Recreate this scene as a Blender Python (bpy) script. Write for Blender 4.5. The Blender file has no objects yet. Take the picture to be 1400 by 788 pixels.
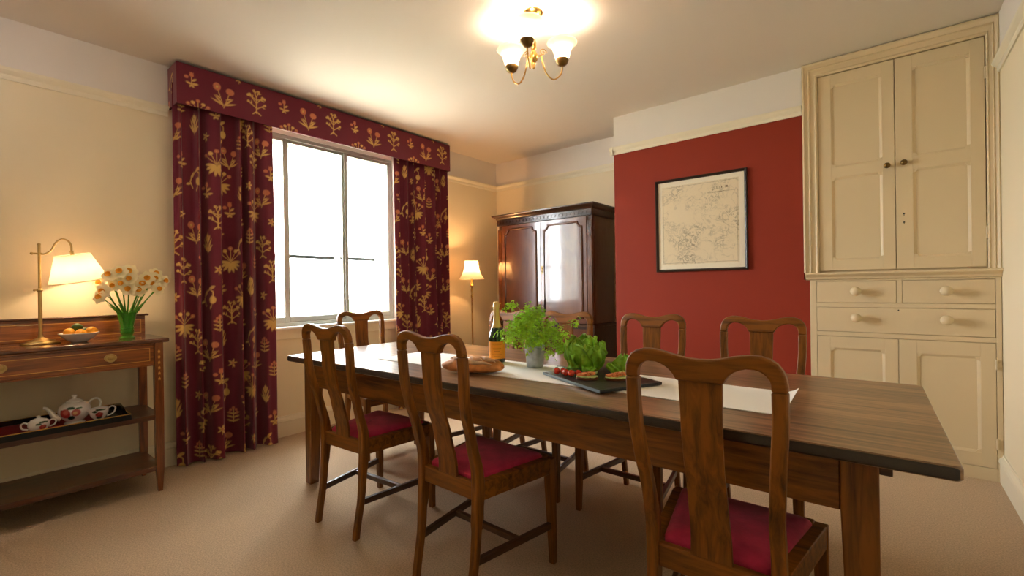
import bpy, math, random
import numpy as np
from mathutils import Vector, Matrix, Quaternion
PI = math.pi
rnd = random.Random(7)
COL = bpy.context.scene.collection

def lin(c):
    if isinstance(c, str):
        c = [int(c[i:i+2], 16) for i in (0, 2, 4)]
    r = []
    for v in c:
        v = v/255.0
        r.append(v/12.92 if v <= 0.04045 else ((v+0.055)/1.055)**2.4)
    return (r[0], r[1], r[2], 1.0)

# ------------------------------------------------------------------ materials
def newmat(name):
    m = bpy.data.materials.new(name); m.use_nodes = True
    nt = m.node_tree
    return m, nt, nt.nodes['Principled BSDF']

def mat(name, col, rough=0.5, metal=0.0, coat=0.0, coat_rough=0.1, bump=0.0, bscale=200.0, var=0.0, vscale=8.0, sheen=0.0, spec=0.5, trans=0.0, ior=1.45, sss=0.0):
    m, nt, b = newmat(name)
    c = lin(col)
    b.inputs['Base Color'].default_value = c
    b.inputs['Roughness'].default_value = rough
    b.inputs['Metallic'].default_value = metal
    b.inputs['Coat Weight'].default_value = coat
    b.inputs['Coat Roughness'].default_value = coat_rough
    b.inputs['Specular IOR Level'].default_value = spec
    b.inputs['IOR'].default_value = ior
    b.inputs['Transmission Weight'].default_value = trans
    b.inputs['Sheen Weight'].default_value = sheen
    if sss > 0:
        b.inputs['Subsurface Weight'].default_value = sss
        b.inputs['Subsurface Scale'].default_value = 0.01
    tc = nt.nodes.new('ShaderNodeTexCoord')
    if var > 0:
        n = nt.nodes.new('ShaderNodeTexNoise'); n.inputs['Scale'].default_value = vscale
        n.inputs['Detail'].default_value = 5
        r = nt.nodes.new('ShaderNodeValToRGB')
        r.color_ramp.elements[0].position = 0.35; r.color_ramp.elements[1].position = 0.65
        r.color_ramp.elements[0].color = tuple([c[i]*(1-var) for i in range(3)])+(1,)
        r.color_ramp.elements[1].color = tuple([min(1, c[i]*(1+var)) for i in range(3)])+(1,)
        nt.links.new(tc.outputs['Object'], n.inputs['Vector'])
        nt.links.new(n.outputs['Fac'], r.inputs['Fac'])
        nt.links.new(r.outputs['Color'], b.inputs['Base Color'])
    if bump > 0:
        n = nt.nodes.new('ShaderNodeTexNoise'); n.inputs['Scale'].default_value = bscale
        n.inputs['Detail'].default_value = 4
        bp = nt.nodes.new('ShaderNodeBump'); bp.inputs['Strength'].default_value = bump
        bp.inputs['Distance'].default_value = 0.005
        nt.links.new(tc.outputs['Object'], n.inputs['Vector'])
        nt.links.new(n.outputs['Fac'], bp.inputs['Height'])
        nt.links.new(bp.outputs['Normal'], b.inputs['Normal'])
    return m

def wood(name, dark, light, axis=0, stretch=14.0, scale=3.0, rough=0.35, coat=0.3, coat_rough=0.15, bump=0.15, planks=None, mid=0.5):
    """grain runs along axis; scale sets how wide it is across"""
    m, nt, b = newmat(name)
    tc = nt.nodes.new('ShaderNodeTexCoord'); mp = nt.nodes.new('ShaderNodeMapping')
    s = [scale*stretch]*3; s[axis] = scale
    mp.inputs['Scale'].default_value = s
    nt.links.new(tc.outputs['Object'], mp.inputs['Vector'])
    n = nt.nodes.new('ShaderNodeTexNoise'); n.inputs['Scale'].default_value = 1.0
    n.inputs['Detail'].default_value = 8; n.inputs['Roughness'].default_value = 0.62; n.inputs['Distortion'].default_value = 0.6
    nt.links.new(mp.outputs['Vector'], n.inputs['Vector'])
    n2 = nt.nodes.new('ShaderNodeTexNoise'); n2.inputs['Scale'].default_value = 2.5; n2.inputs['Detail'].default_value = 3
    nt.links.new(tc.outputs['Object'], n2.inputs['Vector'])
    mx = nt.nodes.new('ShaderNodeMath'); mx.operation = 'MULTIPLY_ADD'
    mx.inputs[1].default_value = 0.35
    nt.links.new(n2.outputs['Fac'], mx.inputs[0]); nt.links.new(n.outputs['Fac'], mx.inputs[2])
    r = nt.nodes.new('ShaderNodeValToRGB')
    r.color_ramp.elements[0].position = 0.42+mid*0.1; r.color_ramp.elements[1].position = 0.72+mid*0.1
    r.color_ramp.elements[0].color = lin(dark); r.color_ramp.elements[1].color = lin(light)
    nt.links.new(mx.outputs[0], r.inputs['Fac'])
    out = r.outputs['Color']
    if planks:
        sep = nt.nodes.new('ShaderNodeSeparateXYZ'); nt.links.new(tc.outputs['Object'], sep.inputs[0])
        pm = nt.nodes.new('ShaderNodeMath'); pm.operation = 'DIVIDE'; pm.inputs[1].default_value = planks
        nt.links.new(sep.outputs[1], pm.inputs[0])
        fl = nt.nodes.new('ShaderNodeMath'); fl.operation = 'FLOOR'; nt.links.new(pm.outputs[0], fl.inputs[0])
        wn = nt.nodes.new('ShaderNodeTexWhiteNoise'); wn.noise_dimensions = '1D'; nt.links.new(fl.outputs[0], wn.inputs['W'])
        hs = nt.nodes.new('ShaderNodeHueSaturation')
        mr = nt.nodes.new('ShaderNodeMapRange'); mr.inputs['To Min'].default_value = 0.8; mr.inputs['To Max'].default_value = 1.18
        nt.links.new(wn.outputs['Value'], mr.inputs['Value']); nt.links.new(mr.outputs[0], hs.inputs['Value'])
        nt.links.new(out, hs.inputs['Color'])
        fr = nt.nodes.new('ShaderNodeMath'); fr.operation = 'FRACT'; nt.links.new(pm.outputs[0], fr.inputs[0])
        lt = nt.nodes.new('ShaderNodeMath'); lt.operation = 'LESS_THAN'; lt.inputs[1].default_value = 0.013
        nt.links.new(fr.outputs[0], lt.inputs[0])
        mc = nt.nodes.new('ShaderNodeMix'); mc.data_type = 'RGBA'
        nt.links.new(lt.outputs[0], mc.inputs['Factor']); nt.links.new(hs.outputs['Color'], mc.inputs['A'])
        mc.inputs['B'].default_value = lin('1c120a')
        out = mc.outputs['Result']
    nt.links.new(out, b.inputs['Base Color'])
    b.inputs['Roughness'].default_value = rough
    b.inputs['Coat Weight'].default_value = coat; b.inputs['Coat Roughness'].default_value = coat_rough
    bm_ = nt.nodes.new('ShaderNodeBump'); bm_.inputs['Strength'].default_value = bump; bm_.inputs['Distance'].default_value = 0.002
    nt.links.new(n.outputs['Fac'], bm_.inputs['Height']); nt.links.new(bm_.outputs['Normal'], b.inputs['Normal'])
    return m

def vcol(name, rough=0.8, coat=0.0, sheen=0.0, bump=0.0, bscale=400, spec=0.3):
    m, nt, b = newmat(name)
    a = nt.nodes.new('ShaderNodeAttribute'); a.attribute_name = 'Col'
    nt.links.new(a.outputs['Color'], b.inputs['Base Color'])
    b.inputs['Roughness'].default_value = rough; b.inputs['Coat Weight'].default_value = coat
    b.inputs['Sheen Weight'].default_value = sheen; b.inputs['Specular IOR Level'].default_value = spec
    if bump > 0:
        tc = nt.nodes.new('ShaderNodeTexCoord')
        n = nt.nodes.new('ShaderNodeTexNoise'); n.inputs['Scale'].default_value = bscale
        bp = nt.nodes.new('ShaderNodeBump'); bp.inputs['Strength'].default_value = bump; bp.inputs['Distance'].default_value = 0.002
        nt.links.new(tc.outputs['Object'], n.inputs['Vector']); nt.links.new(n.outputs['Fac'], bp.inputs['Height'])
        nt.links.new(bp.outputs['Normal'], b.inputs['Normal'])
    return m

def glow(name, col, strength, base='fff4e0'):
    m, nt, b = newmat(name)
    b.inputs['Base Color'].default_value = lin(base)
    b.inputs['Emission Color'].default_value = lin(col)
    b.inputs['Emission Strength'].default_value = strength
    b.inputs['Roughness'].default_value = 0.5
    return m

def glassmat(name, tint=(1, 1, 1, 1), rough=0.02):
    m, nt, b = newmat(name)
    nt.nodes.remove(b)
    out = nt.nodes['Material Output']
    tr = nt.nodes.new('ShaderNodeBsdfTransparent'); tr.inputs['Color'].default_value = tint
    gl = nt.nodes.new('ShaderNodeBsdfGlossy'); gl.inputs['Roughness'].default_value = rough
    fr = nt.nodes.new('ShaderNodeFresnel'); fr.inputs['IOR'].default_value = 1.3
    mx = nt.nodes.new('ShaderNodeMixShader')
    ge = nt.nodes.new('ShaderNodeNewGeometry'); iv = nt.nodes.new('ShaderNodeMath'); iv.operation = 'SUBTRACT'; iv.inputs[0].default_value = 1.0
    nt.links.new(ge.outputs['Backfacing'], iv.inputs[1])
    mu = nt.nodes.new('ShaderNodeMath'); mu.operation = 'MULTIPLY'
    nt.links.new(fr.outputs[0], mu.inputs[0]); nt.links.new(iv.outputs[0], mu.inputs[1])
    nt.links.new(mu.outputs[0], mx.inputs[0]); nt.links.new(tr.outputs[0], mx.inputs[1]); nt.links.new(gl.outputs[0], mx.inputs[2])
    nt.links.new(mx.outputs[0], out.inputs['Surface'])
    return m

# ------------------------------------------------------------------ mesh helper
class MB:
    def __init__(s):
        s.v = []; s.f = []; s.mi = []; s.col = None
    def add(s, v, f, mi=0):
        o = len(s.v)
        s.v += [tuple(p) for p in v]
        s.f += [tuple(i+o for i in q) for q in f]
        s.mi += [mi]*len(f)
        return s
    def box(s, x0, x1, y0, y1, z0, z1, mi=0):
        v = [(x, y, z) for z in (z0, z1) for y in (y0, y1) for x in (x0, x1)]
        f = [(0, 2, 3, 1), (4, 5, 7, 6), (0, 1, 5, 4), (2, 6, 7, 3), (0, 4, 6, 2), (1, 3, 7, 5)]
        return s.add(v, f, mi)
    def hexa(s, bot, top, mi=0):
        """bot, top: four corners each, counterclockwise from above"""
        f = [(3, 2, 1, 0), (4, 5, 6, 7)] + [(i, (i+1) % 4, (i+1) % 4+4, i+4) for i in range(4)]
        return s.add(list(bot)+list(top), f, mi)
    def loft(s, rings, closed=True, caps=True, mi=0, loop=False):
        n = len(rings[0]); v = [p for r in rings for p in r]; f = []
        R = len(rings)
        for i in range(R if loop else R-1):
            a = i*n; b2 = ((i+1) % R)*n
            for j in range(n if closed else n-1):
                k = (j+1) % n
                f.append((a+j, a+k, b2+k, b2+j))
        if caps and closed and not loop:
            f.append(tuple(range(n-1, -1, -1))); f.append(tuple((R-1)*n+j for j in range(n)))
        return s.add(v, f, mi)
    def tube(s, pts, r, n=10, mi=0, caps=True, loop=False):
        pts = [Vector(p) for p in pts]
        R = r if isinstance(r, (list, tuple)) else [r]*len(pts)
        rings = []; up = None; m = len(pts)
        for i, p in enumerate(pts):
            if loop: t = pts[(i+1) % m]-pts[i-1]
            else: t = pts[min(i+1, m-1)]-pts[max(i-1, 0)]
            t.normalize()
            if up is None:
                up = Vector((0, 0, 1)) if abs(t.z) < 0.9 else Vector((1, 0, 0))
            a = t.cross(up)
            if a.length < 1e-6: a = t.cross(Vector((0, 1, 0)))
            a.normalize(); b = a.cross(t).normalized(); up = b
            rings.append([tuple(p+(a*math.cos(q)+b*math.sin(q))*R[i]) for q in [2*PI*k/n for k in range(n)]])
        return s.loft(rings, True, caps, mi, loop)
    def lathe(s, prof, c=(0, 0, 0), n=32, mi=0, axis=None, sx=1, sy=1):
        """prof: (r, z) list"""
        M = Matrix.Identity(3)
        if axis is not None: M = Vector((0, 0, 1)).rotation_difference(Vector(axis).normalized()).to_matrix()
        rings = []
        for r, z in prof:
            r = max(r, 1e-5)
            rings.append([tuple(M @ Vector((r*math.cos(2*PI*k/n)*sx, r*math.sin(2*PI*k/n)*sy, z))+Vector(c)) for k in range(n)])
        return s.loft(rings, True, True, mi)
    def prism(s, poly, y0, y1, ax='y', mi=0):
        """poly in the plane across ax: for y (x,z); for x (y,z); for z (x,y)"""
        def P(p, t):
            return {'y': (p[0], t, p[1]), 'x': (t, p[0], p[1]), 'z': (p[0], p[1], t)}[ax]
        return s.loft([[P(p, y0) for p in poly], [P(p, y1) for p in poly]], True, True, mi)
    def ellip(s, c, r, n=16, m=10, mi=0):
        rx, ry, rz = r if isinstance(r, (tuple, list)) else (r, r, r)
        rings = []
        for i in range(m+1):
            t = -PI/2+PI*i/m; k = max(math.cos(t), 1e-4)
            rings.append([(c[0]+rx*k*math.cos(2*PI*j/n), c[1]+ry*k*math.sin(2*PI*j/n), c[2]+rz*math.sin(t)) for j in range(n)])
        return s.loft(rings, True, True, mi)
    def xf(s, M):
        s.v = [tuple(M @ Vector(p)) for p in s.v]; return s
    def build(s, name, mats, parent=None, smooth=None, bevel=0.0, loc=(0, 0, 0), seg=2, world=False, weld=False):
        o0 = Vector((0, 0, 0))
        if world and parent is not None:
            p = parent
            while p is not None: o0 += Vector(p.location); p = p.parent
        me = bpy.data.meshes.new(name)
        me.from_pydata([(p[0]-o0.x, p[1]-o0.y, p[2]-o0.z) for p in s.v], [], s.f)
        ms = mats if isinstance(mats, (list, tuple)) else [mats]
        for m in ms: me.materials.append(m)
        me.polygons.foreach_set('material_index', s.mi)
        if s.col is not None:
            a = me.color_attributes.new('Col', 'FLOAT_COLOR', 'POINT')
            a.data.foreach_set('color', np.asarray(s.col, dtype=np.float32).ravel())
        me.update()
        import bmesh
        b = bmesh.new(); b.from_mesh(me)
        if weld: bmesh.ops.remove_doubles(b, verts=b.verts, dist=1e-5)
        bmesh.ops.recalc_face_normals(b, faces=b.faces); b.to_mesh(me); b.free()
        o = bpy.data.objects.new(name, me); COL.objects.link(o)
        o.location = loc
        if parent is not None: o.parent = parent
        if smooth:
            me.shade_smooth()
            if smooth != 'all': me.set_sharp_from_angle(angle=math.radians(smooth))
        if bevel > 0:
            md = o.modifiers.new('bevel', 'BEVEL'); md.width = bevel; md.segments = seg
            md.limit_method = 'ANGLE'; md.angle_limit = math.radians(40)
            me.shade_smooth(); me.set_sharp_from_angle(angle=math.radians(50))
        return o

def tag(o, label=None, cat=None, group=None, kind=None):
    if label: o['label'] = label
    if cat: o['category'] = cat
    if group: o['group'] = group
    if kind: o['kind'] = kind
    return o
def thing(name, label, cat, loc=(0, 0, 0), rz=0.0, group=None):
    o = bpy.data.objects.new(name, None); COL.objects.link(o)
    o.empty_display_size = 0.1
    o.location = loc; o.rotation_euler = (0, 0, rz)
    return tag(o, label, cat, group)
def struct(o): o['kind'] = 'structure'; return o
def dup(root, loc, rz, label=None, group=None):
    r = root.copy(); COL.objects.link(r); r.location = loc; r.rotation_euler = (0, 0, rz)
    if label: r['label'] = label
    if group: r['group'] = group
    for ch in [c for c in bpy.data.objects if c.parent == root]:
        c = ch.copy(); COL.objects.link(c); c.parent = r
        for g in [q for q in bpy.data.objects if q.parent == ch]:
            d = g.copy(); COL.objects.link(d); d.parent = c
    return r
def point(name, parent, loc, watts, col, radius=0.02):
    l = bpy.data.lights.new(name, 'POINT'); l.energy = watts; l.color = lin(col)[:3]; l.shadow_soft_size = radius
    o = bpy.data.objects.new(name, l); COL.objects.link(o); o.location = loc; o.parent = parent
    return o
def arc(cx, cy, r, a0, a1, n):
    return [(cx+r*math.cos(math.radians(a0+(a1-a0)*i/n)), cy+r*math.sin(math.radians(a0+(a1-a0)*i/n))) for i in range(n+1)]
def catmull(P, n=8):
    P = [Vector(p) for p in P]; out = []
    for i in range(len(P)-1):
        p0 = P[max(i-1, 0)]; p1 = P[i]; p2 = P[i+1]; p3 = P[min(i+2, len(P)-1)]
        for k in range(n):
            t = k/n
            out.append(0.5*((2*p1)+(p2-p0)*t+(2*p0-5*p1+4*p2-p3)*t*t+(3*p1-p0-3*p2+p3)*t**3))
    out.append(P[-1]); return out

# ------------------------------------------------------------------ palette
M = {}
M['cream'] = mat('cream_paint', 'efe1c0', 0.75, bump=0.05, bscale=60, spec=0.25)
M['white_wall'] = mat('white_wall_paint', 'ebe4da', 0.8, bump=0.05, bscale=60, spec=0.25)
M['ceiling'] = mat('ceiling_paint', 'e6ddd0', 0.85, bump=0.05, bscale=50, spec=0.2)
M['red'] = mat('red_paint', '8f301b', 0.65, bump=0.06, bscale=80, spec=0.3)
M['trim'] = mat('cream_gloss_paint', 'efe6cc', 0.4, spec=0.4)
M['cupboard'] = mat('ivory_eggshell_paint', 'dfcaa2', 0.42, bump=0.05, bscale=40, spec=0.4)
M['carpet'] = mat('beige_carpet', 'ccb292', 0.97, bump=0.8, bscale=420, var=0.18, vscale=160, sheen=0.1, spec=0.1)
M['oak_z'] = wood('oak_chair_upright', '482a0a', '8a5416', 2, 12, 4.0, 0.45, 0.10, 0.25)
M['oak_x'] = wood('oak_chair_cross', '482a0a', '8a5416', 0, 12, 4.0, 0.45, 0.10, 0.25)
M['oak_y'] = wood('oak_chair_side', '42260a', '7c4a14', 1, 12, 4.0, 0.45, 0.10, 0.25)
M['dark_oak_x'] = wood('dark_oak_stretcher', '2e1a0c', '553418', 0, 12, 4.0, 0.38, 0.3, 0.25)
M['dark_oak_y'] = wood('dark_oak_stretcher_side', '2e1a0c', '553418', 1, 12, 4.0, 0.38, 0.3, 0.25)
M['table_top'] = wood('farmhouse_table_top', '3c2b1c', '967250', 0, 16, 2.6, 0.3, 0.25, 0.2, 0.3, planks=0.165)
M['table_x'] = wood('farmhouse_table_apron', '46290b', '865219', 0, 12, 3.0, 0.4, 0.3, 0.2)
M['table_z'] = wood('farmhouse_table_leg', '46290b', '865219', 2, 12, 3.0, 0.4, 0.3, 0.2)
M['mahog_z'] = wood('mahogany_upright', '2a1206', '643612', 2, 7, 3.0, 0.25, 0.7, 0.08, 0.03)
M['mahog_bead'] = mat('polished_mahogany_bead', '5c3018', 0.25, coat=0.8)
M['mahog_x'] = wood('mahogany_cross', '1e0e06', '42240f', 0, 10, 4.0, 0.3, 0.5, 0.12, 0.05)
M['mahog_panel'] = wood('mahogany_flame_veneer', '4c230f', '70401e', 2, 3.5, 1.6, 0.28, 1.0, 0.08, 0.0)
M['side_y'] = wood('sideboard_veneer', '4a200a', '9c5a24', 1, 14, 3.5, 0.28, 0.6, 0.08, 0.03)
M['side_z'] = wood('sideboard_leg_veneer', '431e0b', '8a4c20', 2, 12, 3.5, 0.3, 0.5, 0.1, 0.03)
M['side_dark'] = wood('sideboard_shelf_veneer', '2c150a', '5c3218', 1, 12, 3.0, 0.32, 0.4, 0.12, 0.03)
M['side_top'] = wood('sideboard_top_veneer', '34180a', '6e3c1a', 1, 12, 3.0, 0.22, 0.7, 0.06, 0.02)
M['inlay'] = mat('satinwood_inlay', 'd9a04e', 0.35, coat=0.4)
M['velvet'] = mat('crimson_velvet', 'b42c50', 0.8, sheen=0.15, bump=0.15, bscale=120, var=0.22, vscale=14, spec=0.2)
M['brass'] = mat('aged_brass', 'c9a25a', 0.25, 1.0)
M['dark_brass'] = mat('dark_brass', '7a5f36', 0.35, 1.0)
M['pewter'] = mat('antique_silver_brass', 'c6aa70', 0.3, 1.0)
M['window_grey'] = mat('grey_metal_frame', 'b2b9b0', 0.45, 0.3)
M['bar_grey'] = mat('dark_grey_bar', '3c403c', 0.5)
M['white_frame'] = mat('white_gloss_frame', 'eceae2', 0.4)
M['glass'] = glassmat('window_glass')
M['picture_glass'] = glassmat('matt_picture_glass', rough=0.35)
M['stone'] = mat('pale_stone', 'c9c2b0', 0.9, bump=0.4, bscale=30, var=0.1, vscale=10)
M['fabric'] = vcol('burgundy_floral_fabric', 0.85, sheen=0.25, bump=0.15, bscale=500)
M['porcelain'] = vcol('painted_porcelain', 0.12, coat=0.5, spec=0.5)
M['white_china'] = mat('white_china', 'f2f0ee', 0.15, coat=0.5)
M['linen'] = mat('cream_linen', 'f6f1e8', 0.9, bump=0.25, bscale=300, spec=0.2)
M['zinc'] = mat('galvanised_zinc', 'b2babd', 0.42, 0.55, var=0.15, vscale=40)
M['slate'] = mat('dark_slate', '2c302f', 0.28, bump=0.2, bscale=60, var=0.3, vscale=60)
M['slate_edge'] = mat('slate_edge', '7f8e92', 0.35)
M['black_lacquer'] = mat('black_lacquer', '08080a', 0.35, coat=0.1, spec=0.3)
M['gold_line'] = mat('gold_line', 'c99a4a', 0.35, 0.7)
M['burgundy_cloth'] = mat('burgundy_cloth', '8f1e30', 0.9, bump=0.1)
M['parsley'] = mat('parsley_green', 'b2de44', 0.6, var=0.3, vscale=25, spec=0.3, sss=0.2)
M['parsley_stem'] = mat('parsley_stem', 'b0d866', 0.6)
M['lettuce'] = mat('lettuce_green', '8cc63a', 0.5, var=0.3, vscale=18, bump=0.4, bscale=50, spec=0.4, sss=0.2)
M['lettuce_pale'] = mat('lettuce_heart', 'b8dc66', 0.5, var=0.2, vscale=18, bump=0.4, bscale=50)
M['tomato'] = mat('tomato_skin', 'd43418', 0.15, coat=0.5)
M['green_stem'] = mat('vine_green', '3c6a1c', 0.6)
M['crust'] = mat('bread_crust', 'bb7c40', 0.75, var=0.38, vscale=22, bump=0.5, bscale=60)
M['flour'] = mat('floured_crumb', 'dcb894', 0.85, var=0.15, vscale=30, bump=0.4, bscale=80)
M['toast'] = mat('toast_crust', '6a3a18', 0.8, bump=0.4, bscale=90)
M['salmon'] = mat('salmon_pink', 'e8884c', 0.45, var=0.25, vscale=60, bump=0.3, bscale=80)
M['garnish'] = mat('pale_lettuce_garnish', 'c8d88a', 0.5, var=0.2, vscale=60)
M['bottle'] = mat('green_bottle_glass', '16301a', 0.06, coat=0.6)
M['foil'] = mat('gold_foil', 'd9b878', 0.32, 0.6)
M['orange'] = mat('orange_label', 'ee9412', 0.5)
M['label_ink'] = mat('label_ink', 'a85c08', 0.6)
M['lemon'] = mat('lemon_skin', 'eda52a', 0.4, bump=0.2, bscale=150)
M['lime'] = mat('lime_skin', '3d5a20', 0.4, bump=0.2, bscale=150)
M['petal'] = mat('daffodil_petal', 'fff6cc', 0.6)
M['corona'] = mat('daffodil_cup', 'f4aa28', 0.55)
M['stalk'] = mat('daffodil_stalk', '4e8f20', 0.5)
M['frame_black'] = mat('dark_frame', '2b1c12', 0.35)
M['mount'] = mat('cream_mount', 'f2e6cc', 0.8)
M['keyhole'] = mat('keyhole_dark', '14100c', 0.6)
M['cable'] = mat('ivory_cable', 'd8c8a0', 0.5)
M['garden'] = mat('garden_green', '4c6a30', 0.9, var=0.3, vscale=2)

def green_glass():
    m, nt, b = newmat('green_vase_glass')
    b.inputs['Base Color'].default_value = lin('3fae2c'); b.inputs['Roughness'].default_value = 0.04; b.inputs['Coat Weight'].default_value = 0.6
    b.inputs['Alpha'].default_value = 0.62
    return m
M['green_glass'] = green_glass()

for k in ('oak_x', 'oak_y', 'oak_z', 'table_x', 'table_z'):
    M[k].node_tree.nodes['Principled BSDF'].inputs['Specular IOR Level'].default_value = 0.25

# ------------------------------------------------------------------ camera
def camera():
    f, yaw, pitch, roll = 626.0076, 0.685, -0.0022, -0.0149
    fw = Vector((-math.sin(yaw)*math.cos(pitch), math.cos(yaw)*math.cos(pitch), math.sin(pitch)))
    rt = Vector((math.cos(yaw), math.sin(yaw), 0)); up = rt.cross(fw)
    r2 = rt*math.cos(roll)+up*math.sin(roll); u2 = up*math.cos(roll)-rt*math.sin(roll)
    cd = bpy.data.cameras.new('camera'); co = bpy.data.objects.new('camera', cd); COL.objects.link(co)
    R = Matrix((r2, u2, -fw)).transposed()
    co.matrix_world = Matrix.Translation((3.7553, -0.0352, 1.1703)) @ R.to_4x4()
    cd.sensor_width = 36.0; cd.lens = f/1400*36.0; cd.clip_start = 0.02
    bpy.context.scene.camera = co
camera()

# ------------------------------------------------------------------ room shell
H = 2.70; D = 4.278; D1 = 3.80; XR = 4.271; YB = -1.7; RZ = 2.405
X1, X2 = 1.8455, 3.3038
WY0, WY1, WZ0, WZ1 = 1.21, 2.765, 0.875, 2.49

def floor():
    struct(MB().box(-0.35, XR, YB, D, -0.1, 0).build('floor', M['carpet']))
    struct(MB().box(0, XR, YB, D, H, H+0.1).build('ceiling', M['ceiling']))
    W = MB()
    T = -0.38
    def wl(y0, y1, z0, z1):
        if z0 < RZ < z1:
            W.box(T, 0, y0, y1, z0, RZ, 0); W.box(T, 0, y0, y1, RZ, z1, 1)
        else: W.box(T, 0, y0, y1, z0, z1, 0 if z1 <= RZ else 1)
    wl(YB-0.1, WY0, 0, H); wl(WY1, D+0.1, 0, H); wl(WY0, WY1, 0, WZ0-0.02); wl(WY0, WY1, WZ1, H)
    struct(W.build('wall_left', [M['cream'], M['white_wall']]))
    W = MB(); W.box(0, XR, D, D+0.1, 0, RZ, 0); W.box(0, XR, D, D+0.1, RZ, H, 1)
    struct(W.build('wall_back', [M['cream'], M['white_wall']]))
    W = MB(); W.box(X2, X2+0.0375, D1, D-0.001, 0, 1.19, 0); W.box(X1, X2, D1, D, 0, RZ-0.01, 0); W.box(X1, X2, D1, D, RZ-0.01, H, 1)
    struct(W.build('wall_chimney', [M['red'], M['white_wall']]))
    W = MB(); W.box(XR, XR+0.1, YB-0.1, D+0.1, 0, RZ, 0); W.box(XR, XR+0.1, YB-0.1, D+0.1, RZ, H, 1)
    struct(W.build('wall_right', [M['cream'], M['white_wall']]))
    W = MB(); W.box(0, XR, YB-0.1, YB, 0, RZ, 0); W.box(0, XR, YB-0.1, YB, RZ, H, 1)
    struct(W.build('wall_rear', [M['cream'], M['white_wall']]))
    # picture rail profile: (out, z)
    prof = [(0, -0.035), (0.008, -0.035), (0.012, -0.02), (0.012, -0.008), (0.02, 0.0), (0.03, 0.012), (0.034, 0.022), (0.022, 0.026), (0.022, 0.032), (0, 0.034)]
    def rail(name, p0, p1, n, z=RZ-0.012, pr=prof):
        m = MB(); p0 = Vector(p0); p1 = Vector(p1); n = Vector(n)
        m.loft([[(p.x+n.x*a, p.y+n.y*a, z+b) for a, b in pr] for p in (p0, p1)], True, True)
        return struct(m.build(name, M['trim'], bevel=0))
    rail('trim_1', (0, YB), (0, 0.905), (1, 0)); rail('trim_2', (0, 3.33), (0, D), (1, 0))
    rail('trim_3', (0, D), (X1, D), (0, -1)); rail('trim_4', (X1, D), (X1, D1-0.03), (-1, 0))
    rail('trim_5', (X1-0.034, D1), (X2, D1), (0, -1)); rail('trim_6', (XR, YB), (XR, 3.78), (-1, 0))
    sk = [(0, 0), (0.018, 0), (0.018, 0.115), (0.024, 0.122), (0.02, 0.138), (0.008, 0.15), (0.006, 0.16), (0, 0.162)]
    rail('baseboard_left', (0, YB), (0, D), (1, 0), 0, sk)
    rail('baseboard_back', (0, D), (X1, D), (0, -1), 0, sk)
    rail('baseboard_chimney', (X1, D1), (X2, D1), (0, -1), 0, sk)
    rail('baseboard_right', (XR, YB), (XR, 3.775), (-1, 0), 0, sk)
    rail('baseboard_rear', (0, YB), (XR, YB), (0, 1), 0, sk)
floor()

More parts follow.
